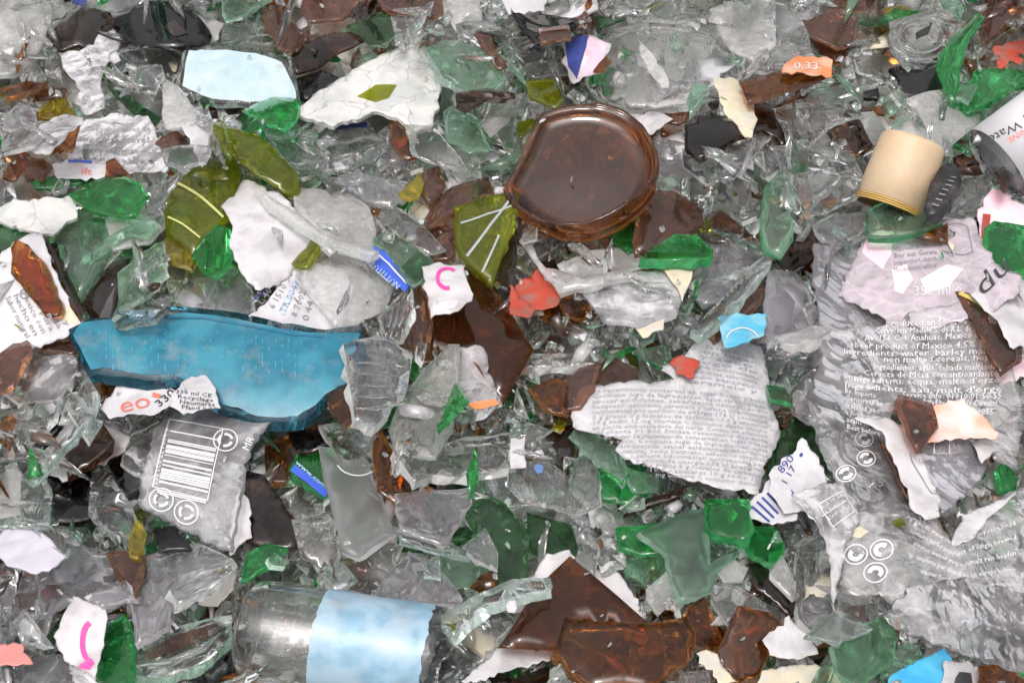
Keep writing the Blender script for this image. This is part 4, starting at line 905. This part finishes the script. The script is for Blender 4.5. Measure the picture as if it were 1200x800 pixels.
def n890(p): lettering(p,[("890",(918,553),(931,537),9)],INK['navy']); lettering(p,[("1 17",(922,567),(934,547),8)],INK['navy'],name="digits"); quads(p,"dot",[line_strip(arc(938,534,1,1),2)],INK['navy'])
D(5,'X',"907,549 937,519 963,550 977,590 945,596 919,601 904,576","white label corner with navy figures above the navy stripes",n890,tilt=3)
def frame2(p): quads(p,"white_frame",[line_strip([(958,592),(988,574),(1002,598),(975,618),(958,592)],1.4),line_strip([(962,606),(992,586)],1)],INK['white']); small_print(p,["L 210 55","12:40 A","EXP 0121"],(962,597),(26,-17),(4,7),4,INK['white'])
D(5,'L',"929,581 960,570 987,564 1005,590 1002,616 988,640 986,660 978,702 974,660 958,615","white veined film with a printed frame and a spike pointing down",frame2,tilt=3)
def lowfilm(p):
    for (cx,cy_,k) in ((1003,649,0),(1032,646,1),(1025,672,2)):
        quads(p,"recycling_ring",[line_strip(arc(cx,cy_,13,11.5),1.5)],INK['white']); quads(p,"recycling_arrow",[line_strip(arc(cx,cy_,6.5,5.5,90*k,90*k+230,12),5)],INK['white'])
    patch(p,"tan_stain","992,620 1008,616 1018,623 1008,630 995,627",K['E'][0]); patch(p,"olive_stain","1044,612 1056,608 1060,618 1048,621",K['O'][0])
    R=["ingredients water malted barley rice hops","keep cool and dry serve very cold enjoy","contains barley product of origin brewed","conserver a l'abri de la lumiere directe","zutaten wasser gerstenmalz reis hopfen","a consumir preferentemente antes del fin","importe par distribue en europe volume","best served cold do not litter recycle","wasser hopfen malz reis mindestens","agua cebada malteada lupulo arroz"]
    for i,s in enumerate(R):
        # print sagging along the fold in two stretches
        h=len(s)//2
        lettering(p,[(s[:h],(1060+i*2,610+i*8.0),(1112+i*2,640+i*6.5),6),(s[h:],(1116+i*2,641+i*6.5),(1192,612+i*9),6)],INK['softgrey'] if i%2 else INK['white'],name="small_print")
D(5,'L',"984,602 1000,598 1072,604 1092,606 1114,640 1130,605 1160,590 1206,566 1206,692 1140,722 1062,722 1038,700 1012,698 988,688","big crumpled clear film with sagging lines of print at the lower right",lowfilm,tilt=3,mat=film("low_film",(.86,.86,.86),.17,.12,.2,.12),crump=1.0)
D(5,'L',"1038,722 1064,690 1130,678 1206,690 1206,795 1140,772 1090,752 1054,737","crumpled clear plastic bulge below the sagging print at the right edge",mat=film("bulge_film",(.86,.85,.88),.14,.12,.2,.14),crump=.8)
D(6,'T',"1112,640 1128,604 1164,590 1190,575 1160,605 1140,630","small bright folded film flap right of the brown splinter",mat=K['L'][0])
# ---- bottom left
D(4,'W',"-8,632 10,620 38,619 60,634 73,650 55,666 35,669 14,663 -4,650","lavender white oval scrap at the lower left edge",tilt=4,name="oval_scrap",mat=solid("lavender_paper",(.48,.47,.53),.35))
D(2,'D',"-8,655 18,668 5,679 -8,676","dark brown chip under the lavender white oval scrap")
D(3,'C',"29,610 55,609 81,645 75,651 40,621","clear triangle above the lavender white oval scrap")
D(3,'V',"44,670 80,639 135,649 151,690 156,701 120,716 85,701 49,721","large lavender reflecting pane right of the white oval scrap",tilt=4)
D(2,'A',"-8,680 42,669 49,710 20,741 -8,751","greenish clear pane at the lower left edge",mat=K['V'][0])
D(4,'V',"99,700 145,679 156,705 120,711","small lavender clear chip above the magenta printed scrap")
D(3,'M',"127,652 145,647 166,652 161,680 155,701 144,690","mauve brown triangle right of the large lavender pane")
D(4,'Y',"151,630 160,609 171,625 166,656 152,650","small yellow glass bit above the mauve brown triangle")
D(3,'V',"163,650 195,644 230,639 266,655 240,691 200,701 195,731 160,751 154,700","big smooth grey pane below the barcode shard",tilt=4)
D(4,'K',"179,620 205,617 223,640 189,645","navy black triangle below the barcode rings",mat=K['K'][0])
def rods(p): [bead(p,"rod_ridge",q,3.4,K['C'][0]) for q in ([(206,690),(240,670),(273,660)],[(208,703),(245,688),(272,668)])]
D(5,'C',"201,690 215,674 270,654 277,665 240,691 209,706","clear plastic stick with rounded ridges below the barcode shard",rods,th=3.5)
D(5,'W',"233,706 250,684 276,671 271,691 255,708","cream white flat chip right of the clear ridged stick",mat=solid("cream_white",(.50,.48,.43),.4))
D(4,'G',"284,676 290,649 310,639 334,639 320,661 295,676","green pointed shard above the lying clear bottle")
def mcres(p):
    quads(p,"magenta_arc",[line_strip(arc(110,752,14,24,100,250,18),6)],INK['magenta']); patch(p,"magenta_blob","92,778 106,770 110,776 104,784 92,782",INK['magenta'])
D(4,'W',"63,745 85,700 120,711 123,725 116,760 109,806 86,806 84,780 69,760","crumpled white scrap with a magenta arc at the lower left",mcres)
D(5,'G',"114,770 125,734 145,721 154,745 153,806 114,806","deep emerald upright shard right of the magenta scrap",tilt=4)
def inner(p): patch(p,"brown_inside","168,768 210,745 242,734 246,745 210,764 174,774",K['M'][0],off=.0004); bead(p,"rim",[(156,780),(180,780),(200,778),(240,762),(264,735)],4,K['A'][0])
D(4,'P',"151,756 180,744 245,724 267,719 270,745 250,771 200,791 153,786","greenish clear bottle end with a brown inside at the lower left",inner,curv=1.3,name="clear_bottle_end",mat=K['A'][0],th=3.5)
D(3,'R',"-8,754 20,754 37,776 -8,780","faded red chip in the lower left corner",mat=solid("faded_red",(.55,.22,.20),.35,col2=(.55,.42,.42)))
D(3,'V',"13,791 45,769 86,764 87,806 13,806","smooth lavender shard at the bottom edge left of the magenta scrap")
D(2,'K',"208,791 265,744 277,760 272,806 213,806","black wedge left of the lying clear bottle")
D(2,'B',"262,792 300,786 330,806 262,806","amber brown piece at the bottom edge under the lying clear bottle")
# ---- bottom centre
D(4,'C',"343,610 385,604 396,640 390,671 354,651","clear ridged shard right of the green pointed shard",th=4)
D(3,'C',"394,655 430,639 461,639 451,680 430,701 399,691","sparkling clear lump below the milky clear strip",th=5)
D(5,'V',"434,706 450,680 480,649 515,669 541,700 530,711 490,713","smooth grey triangular pane above the lying clear bottle",tilt=4)
D(6,'A',"464,617 500,624 548,645 544,651 500,641 469,633","thin aqua glass rod lying above the grey triangular pane",th=4,curv=.1,gr=1.0)
D(5,'A',"499,660 515,649 516,676 499,673","small aqua chip below the thin aqua rod")
D(4,'C',"514,650 560,649 582,680 540,691 519,681","clear shard right of the grey triangular pane",mat=K['P'][0])
D(5,'A',"519,720 560,699 600,679 642,674 642,690 580,706 529,741","long pale aqua shard left of the big amber triangle",th=3)
D(4,'A',"503,762 540,739 590,714 602,730 570,771 530,796 500,806","clear greenish shard right of the lying clear bottle",mat=K['C'][0])
D(4,'W',"543,797 575,764 590,757 654,761 651,771 600,781 560,797","white paper strip at the lower left corner of the big amber triangle")
D(4,'W',"598,715 640,649 665,644 672,653 636,690 612,715","white paper edge along the upper left side of the big amber triangle")
D(4,'W',"693,673 720,659 757,721 747,724","white paper triangle at the upper right side of the big amber triangle")
D(6,'B',"585,758 635,684 668,652 700,679 759,729 735,735 670,727 653,761","big flat amber triangle on white paper at the bottom",curv=.04,tilt=3,th=2.4,gr=1.0,seg=22,mat=glass("deep_amber",(.32,.085,.014),.05,milky=.07,wav=.006,sheen=1.0,dcol=(.24,.10,.035)))
D(7,'B',"652,765 665,724 690,731 735,734 760,732 802,719 814,735 806,771 760,806 690,806 668,791","curved amber bottle fragment below the big amber triangle",curv=1.5,convex=1,th=3,tilt=4,name="amber_bottle_fragment")
D(3,'D',"528,806 545,784 570,779 600,796 640,779 652,806","dark jagged piece at the bottom edge left of the amber fragment")
D(5,'M',"807,716 822,696 831,710 847,750 841,760 814,756","dark mauve triangle right of the curved amber fragment",mat=K['B'][0])
D(5,'B',"838,771 865,711 900,719 917,735 886,791 860,797","flat brown amber plate at the bottom right of centre",tilt=4,curv=.3)
D(6,'P',"753,620 790,606 826,599 831,660 881,632 836,671 834,691 800,702 789,681 784,650","large pale green translucent shard at lower right of centre",tilt=4,curv=.7,convex=1,mat=glass("jade_glass",(.50,.76,.60),.15,.28,.06,dcol=(.46,.60,.50)))
D(4,'G',"723,620 765,614 786,645 750,647 726,641","bright green shard under the large pale green shard")
D(3,'N',"728,656 780,649 786,671 760,686 734,671","mottled green clear shard below the bright green shard",mat=K['P'][0])
D(6,'G',"827,584 876,584 879,620 870,630 829,623","square emerald block right of the wide label lower edge",th=4,tilt=4)
D(5,'G',"874,614 905,619 919,640 905,659 884,651 872,631","round emerald shard below the navy striped scrap",tilt=4)
D(4,'C',"671,661 690,624 701,640 696,671","small clear glass block above the white paper triangle",th=4,curv=.2)
D(4,'C',"699,640 720,634 727,660 704,670","clear chip right of the small clear block above the amber triangle")
D(2,'N',"618,602 640,609 692,619 671,651 640,652 622,640","tangled deep green shard above the big amber triangle")
D(5,'F',"758,690 780,671 791,680 791,700 770,719 761,706","frosted clear chip below the large pale green shard")
D(4,'C',"829,680 860,689 897,705 886,721 860,741 839,711","clear splintered shard right of the pale green shard foot",mat=K['C'][0])
D(5,'V',"841,670 855,654 876,665 868,681 849,681","small lavender white chip right of the large pale green shard",mat=K['F'][0])
D(3,'D',"878,661 905,659 942,715 925,722 889,691","dark brown tangle right of the lavender white chip")
D(6,'W',"895,750 925,722 946,745 957,765 935,771 904,766","pale torn white triangle at the bottom right of centre")
D(4,'F',"903,650 915,647 937,695 930,702 906,676","slim frosted sliver below the navy striped scrap")
D(4,'F',"933,641 960,619 987,650 986,690 974,702 984,731 960,746 938,721 934,680","chunky frosted clear piece below the spike of the white veined film",th=4,mat=K['C'][0],name="chunky_clear_piece")
D(5,'A',"943,746 980,714 1020,735 980,754","flat pale green grey plate left of the green corner shard",tilt=4,mat=glass("pale_plate",(.72,.82,.80),.2,.22,.05))
D(4,'V',"984,695 1010,693 1037,715 1010,731 984,716","grey clear shard above the flat pale plate",mat=K['C'][0])
def greenfold(p): quads(p,"dark_fold",[line_strip([(1002,792),(1030,770),(1046,752)],2)],K['N'][0],off=.0005)
D(6,'P',"978,756 1010,739 1035,721 1052,745 1047,761 1041,781 1000,806 983,781","large light green shard at the bottom right with a dark fold line",greenfold,tilt=4,mat=glass("light_green_clear",(.32,.66,.38),.15,.12,.08,dcol=(.3,.55,.36)))
D(4,'P',"1043,760 1075,754 1087,791 1038,792","dusty green clear pane right of the large light green shard",mat=K['P'][0])
D(5,'S',"1046,790 1085,770 1106,759 1114,775 1109,797 1085,806 1040,806","bright blue label scrap at the bottom right edge",mat=solid("bright_blue",(.05,.36,.68),.3,col2=(.1,.5,.72)))
def darkprint(p): patch(p,"dark_print","1118,800 1124,787 1138,788 1140,802",INK['black'])
D(6,'X',"1108,774 1146,780 1147,806 1105,806","white label corner with dark print at the bottom right edge",darkprint)
D(4,'B',"1148,780 1206,774 1206,806 1152,806","amber shards corner piece at the bottom right corner")
D(4,'E',"895,786 940,778 982,779 987,806 888,806","speckled cream flat piece at the bottom edge")
D(3,'B',"948,750 980,751 987,766 954,769","small amber chip above the speckled cream piece")
D(5,'E',"818,765 835,764 862,796 846,802","thin cream strip left of the flat brown amber plate")
D(4,'V',"798,790 832,784 832,806 798,806","small lavender chip at the bottom edge right of the amber fragment")
# ================================================================== whole bottle parts
def empty(name, loc, label, cat, group=None):
    o = bpy.data.objects.new(name, None); COL.objects.link(o); o.location = loc; o.empty_display_size = .01; tag(o, label, cat, group); return o

def brown_base():
    # broken jar bottom: floor, low wall of uneven height, thick rolled heel; it stands tipped towards the camera
    poly = arc(683, 200, 90, 86, 0, 330, 20)
    n = np.array([-.10, -.28, 1.0]); r = Rest(poly, 0, .0022, 98, 0, n, extra=.002, lift=.04)
    o = r.o; ax = r.n; s = r.u; w = r.v
    R = np.linalg.norm(r.hit([683 + 89], [200])[0] - o)
    e = empty("brown_bottle_base", o, "round dark brown bottle base lying open side up at upper centre", "bottle base")
    # screen angle a: 0 right, 90 up (in the plane)
    def rad(a):                                   # the right side is broken off along a straight chord
        c = math.cos(math.radians(a - (-25))); k = 1.0
        if c > 0: k = min(1.0, .80 / c)
        return R * k * (1 + .012 * math.sin(5 * math.radians(a)) + .010 * noise.noise(Vector((a * .09, 1, 2))))
    def wallh(a):
        d = (a - 118 + 180) % 360 - 180
        b = .0120 * math.exp(-(d / 62) ** 2) + .004
        if -80 < ((a + 25 + 180) % 360 - 180) < 52: b *= .45
        return b + .0012 * noise.noise(Vector((a * .06, 4, 2))) + .0005 * noise.noise(Vector((a * .3, 4, 2)))
    seg = 120; V = []; F = []; prof_n = None
    for i in range(seg):
        a = 360 * i / seg; t = math.radians(a); Ra = rad(a); h = wallh(a); dirv = s * math.cos(t) + w * math.sin(t)
        th = .0026
        pr = [(0.0, .0045), (.5, .0043), (.72, .0040), (.82, .0042), (.88, .0055), (.915, .0085)]
        P = [(q * Ra, z) for q, z in pr] + [(Ra - th, .0045 + h * .75), (Ra - th * .85, .0045 + h), (Ra - th * .15, .0045 + h * .97), (Ra, .0045 + h * .6), (Ra, .004), (Ra * .985, .0012), (Ra * .94, 0), (Ra * .88, .0006), (Ra * .6, .0012), (0.0, .0014)]
        prof_n = len(P)
        for q, z in P: V.append(dirv * q + ax * (z - .004))
    for i in range(seg):
        j = (i + 1) % seg
        for k in range(prof_n - 1): F.append((i * prof_n + k, j * prof_n + k, j * prof_n + k + 1, i * prof_n + k + 1))
    me = mesh_from("bottle_base", V, F, [glass("brown_base_glass", (.26, .075, .02), .06, sheen=1.0, milky=.03, wav=.004, dcol=(.26, .17, .15)), glass("brown_wall_glass", (.50, .16, .028), .04, sheen=1.0, wav=.01)], [True] * len(F), [0 if q % (prof_n - 1) < 5 or q % (prof_n - 1) > 12 else 1 for q in range(len(F))], closed=True)  # floor veil tinted mauve to stand in for the reflected sky
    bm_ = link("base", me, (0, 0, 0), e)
    # a raised moulded ring on the inside floor
    ring = [];
    d = r.c; r.raise_pile(.004); COVER[r.sl] |= r.m
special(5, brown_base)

def blue_side():
    poly = parse("85,392 110,378 150,372 192,370 190,356 212,356 250,360 285,366 330,380 380,388 420,380 424,400 418,440 412,455 385,463 372,476 350,487 300,486 255,474 235,458 205,446 165,445 120,440 106,440")
    P = grow(poly, 1.01); r = Rest(P, 2, .004, 95, .2)
    p = slab(r, P, .0038, glass("turquoise_glass", (.10, .42, .60), .08, milky=.10, dcol=(.05, .25, .36)), "glass_wall", 1.0, 0, R=.036, axis=1.45, convex=1, jit=.8, clampk=.42)
    p.ob.name = "blue_bottle_side"
    tag(p.ob, "large turquoise painted bottle side with a jagged glassy top edge at the left", "bottle side")
    patch(p, "turquoise_coat", "88,398 97,383 120,379 150,377 196,376 199,368 225,366 252,369 290,377 330,388 360,392 385,392 422,392 415,440 408,454 382,464 370,474 348,484 300,483 256,470 236,455 205,442 165,441 122,434 108,436", INK['turquoise'])
    # faint darker printed columns, and the torn paint line along the top
    rr = random.Random(3); S = []
    for i in range(34):
        x = 118 + i * 7.6; y = 394 + rr.uniform(-2, 4) + max(0, x - 260) * .11
        for k in range(5):
            if rr.random() < .6: q = rr.uniform(2, 8); S.append([((x, y + k * 9), (x + 1.6, y + k * 9)), ((x + .6, y + k * 9 + q), (x + 2.2, y + k * 9 + q))])
    quads(p, "faint_print", S, solid("faint_teal", (.03, .23, .345), .3), .0003)
    quads(p, "paint_tear", [line_strip([(196, 374), (240, 374), (290, 384), (345, 396), (380, 398)], 3), line_strip([(192, 362), (192, 380), (200, 392)], 3)], solid("dark_teal", (.02, .13, .22), .3), .0004)
    r.raise_pile(.0012); COVER[r.sl] |= r.m
special(3.5, blue_side)

def tube_axis(a, b, rad_px, tilt_n=(0, 0, 1.0), extra=0.0, poly=None, drop=.55):
    A = np.array(a, float); B = np.array(b, float); d = (B - A) / np.linalg.norm(B - A); q = np.array([-d[1], d[0]]) * rad_px
    poly = poly or [tuple(A + q), tuple(B + q), tuple(B - q), tuple(A - q)]
    r = Rest(poly, 0, .001, 98, 0, np.array(tilt_n, float), lift=.03)
    mid = (A + B) / 2; pts = r.hit([mid[0] - q[0], mid[0] + q[0]], [mid[1] - q[1], mid[1] + q[1]])
    # true radius from the width seen across the line of sight
    v = mid; ray = rays([v[0]], [v[1]])[0]; ray /= np.linalg.norm(ray)
    w = pts[1] - pts[0]; w = w - ray * (w @ ray); R = np.linalg.norm(w) / 2
    r.c += R * drop; W = r.hit([A[0], B[0]], [A[1], B[1]])
    ray2 = np.linalg.norm(W.mean(0) - CAM) / np.linalg.norm(pts.mean(0) - CAM)
    return r, W[0], W[1], R * ray2

def finish(r, up): r.raise_pile(up); COVER[r.sl] |= r.m

def capsule():
    r, A, B, R = tube_axis((1072, 163), (1040, 242), 40.5, (-.05, -.75, .8), drop=.9, poly=[(1028, 142), (1118, 172), (1085, 240), (1002, 236)])
    e = empty("cream_capsule", A, "smooth cream coloured bottle capsule with gold rings at its lower end", "bottle capsule")
    cream = solid("cream_plastic", (.52, .39, .25), .5, var=.06, bump=.10, grime=.3, col2=(.55, .44, .30), cscale=25)
    prof = [(.06, .0), (.03, R * .5), (.02, R * .86), (.05, R * .94), (.09, R * .97), (.5, R * .99), (.93, R * 1.0), (.94, R * .97), (.94, R * .8)]
    b = lathe("capsule_body", A, B, prof, cream, e, 56, origin=A)
    gold = solid("gold_band", (.50, .33, .10), .3, var=.2)
    for t in (.955, .985, 1.015): lathe("gold_ring", A, B, [(t - .012, R * .9), (t - .011, R * 1.0), (t, R * 1.015), (t + .011, R * 1.0), (t + .012, R * .9)], gold, e, 48, origin=A)
    finish(r, R * .3)
special(4.5, capsule)

def black_ring():
    P = parse("1085,240 1091,216 1104,196 1117,189 1124,196 1122,212 1112,234 1099,247 1089,247")
    p = shard('K', P, "black oval ribbed closure lying against the right side of the cream capsule", tilt=3, curv=2.2, convex=1, th=4, name="black_closure", cat="bottle closure", group=None, mat=solid("black_rubber", (.02, .02, .023), .45))
    quads(p, "ribbing", [line_strip([(1092 + k * 3.6, 240 - k * 5), (1100 + k * 3.3, 243 - k * 5.4)], 1.4) for k in range(7)], INK['grey'], .0006)
special(5, black_ring)

def water_bottle():
    r, A, B, R = tube_axis((1170, 190), (1262, 122), 49, (-.05, -.75, .8), drop=.8, poly=[(1138, 150), (1235, 70), (1290, 150), (1196, 232)])
    e = empty("labelled_bottle", A, "clear bottle with a white water label lying at the right edge", "bottle")
    lathe("bottle_glass", A, B, [(-.05, R * .52), (-.05, R * .9), (-.03, R * .97), (0, R * .99), (.9, R), (1, R), (1, R * .9), (.9, R * .9), (0, R * .89), (-.03, R * .85), (-.05, R * .52)], K['C'][0], e, 56, origin=A)
    lab = lathe("paper_label", A, B, [(-.02, R * 1.0), (-.02, R * 1.012), (.92, R * 1.012), (.92, R * 1.0)], solid("bottle_label", (.56, .56, .59), .38, var=.03, bump=.05, grime=.08), e, 72, origin=A)
    # words printed round the label: baseline along the axis
    ax = (B - A) / np.linalg.norm(B - A)
    def on_tube(px, py, off):
        d = rays(px, py); d = d / np.linalg.norm(d, axis=1, keepdims=True); out = []
        for q in d:
            m = CAM - A; a_ = q - ax * (q @ ax); b_ = m - ax * (m @ ax); aa = a_ @ a_; bb = 2 * (a_ @ b_); cc = b_ @ b_ - (R * 1.012 + off) ** 2
            di = bb * bb - 4 * aa * cc; t = (-bb - math.sqrt(max(di, 0))) / (2 * aa); out.append(CAM + q * t - A)
        return np.array(out)
    p = Piece(); p.ob = lab; p.at = on_tube
    lettering(p, [("Water", (1194, 141), (1150, 164), 10), ("S", (1206, 131), (1198, 135), 9)], INK['black'], .0004)
    lettering(p, [("NINE", (1203, 149), (1180, 162), 7)], INK['red'], .0004, name="red_lettering")
    finish(r, R * .3)
special(4.4, water_bottle)

def lying_bottle():
    r, A, B, R = tube_axis((288, 736), (512, 772), 62, (0, -.05, 1), drop=.25)
    e = empty("lying_clear_bottle", A, "clear broken bottle lying on its side with a light blue label at the bottom", "bottle")
    def jag(a, t): return R
    g = K['C'][0]; seg = 72; V = []; F = []
    axv = (B - A); Ln = np.linalg.norm(axv); ax = axv / Ln; s = np.cross(ax, [0, 0, 1.0]); s /= np.linalg.norm(s); w = np.cross(s, ax)
    prof = [(0.0, .80), (.03, .93), (.08, .985), (.16, 1.0), (.30, 1.0), (.42, 1.0), (.7, 1.0), (.97, 1.0), (1.0, .99), (1.0, .90), (.7, .9), (.3, .9), (.16, .89), (.08, .87), (.03, .78), (0.0, .66)]
    for i in range(seg):
        t = 2 * math.pi * i / seg
        for k, (q, rr) in enumerate(prof):
            qq = q + (.05 * noise.noise(Vector((t * 2, 3, 1))) + .03 * noise.noise(Vector((t * 7, 3, 1))) if q > .95 else 0)
            wob = 1 + (.012 * math.sin(t * 24) if .1 < q < .38 and rr > .95 else 0)
            V.append(ax * (qq * Ln) + (s * math.cos(t) + w * math.sin(t)) * R * rr * wob)
    m = len(prof)
    for i in range(seg):
        j = (i + 1) % seg
        for k in range(m): F.append((i * m + k, j * m + k, j * m + (k + 1) % m, i * m + (k + 1) % m))
    link("bottle_glass", mesh_from("bottle_glass", V, F, [g], [True] * len(F), closed=True), (0, 0, 0), e)
    V = []; F = []; n2 = 12
    for i in range(seg + 1):
        t = 2 * math.pi * i / seg
        for k in range(n2 + 1):
            q = .40 + .01 * noise.fractal(Vector((t * 4, 2, 1)), .9, 2, 4) + (.56 + .022 * noise.fractal(Vector((t * 4, 9, 1)), .9, 2, 4)) * k / n2
            rr = 1.012 + .010 * noise.fractal(Vector((t * 1.6, q * 6, 5)), .9, 2, 2)
            V.append(ax * (q * Ln) + (s * math.cos(t) + w * math.sin(t)) * R * rr)
    for i in range(seg):
        for k in range(n2): F.append((i * (n2 + 1) + k, (i + 1) * (n2 + 1) + k, (i + 1) * (n2 + 1) + k + 1, i * (n2 + 1) + k + 1))
    link("blue_label", mesh_from("blue_label", V, F, [INK['babyblue']], [True] * len(F)), (0, 0, 0), e)
    finish(r, R * .4)
special(4.2, lying_bottle)

# ------------------------------------------------------------------ drop everything, lowest pieces first
PILE.sort(key=lambda q: q[0])
low = [q for q in PILE if q[0] < 3]; high = [q for q in PILE if q[0] >= 3]
for _, fn in low: fn()
LIGHT = [50, 14, 6, 3, 4, 2, 3, 5, 1, 10, 2, 4, 1, 1, 1]
SHINY = [58, 20, 4, 1, 3, 1, 3, 5, 1, 5, 0, 1, 0, 0, 0]
IN = (-60, 1260, -50, 850)
chips(700, 8, 22, LIGHT, where=~COVER, tilt=26, region=IN)
chips(520, 16, 60, SHINY, where=~COVER | CLEAR, tilt=26, sliver=True, region=IN)
for _, fn in high: fn()
chips(700, 4, 12, LIGHT, where=~COVER, tilt=30, region=IN)
chips(300, 9, 24, SHINY, where=~COVER, tilt=28, region=IN)
chips(210, 14, 54, SHINY, where=~COVER | CLEAR, tilt=28, sliver=True, region=IN)
chips(130, 1.5, 3.4, [60, 16, 1, 1, 2, 1, 1, 2, 0, 12, 4, 0, 3, 0, 1], tilt=30, region=(0, 1200, 0, 800))
me = mesh_from("glass_cullet", CV, CF, CMATS, CS, CM)
cu = link("glass_cullet", me); cu["kind"] = "stuff"; cu["label"] = "small broken cullet of all colours filling the heap between the larger pieces"
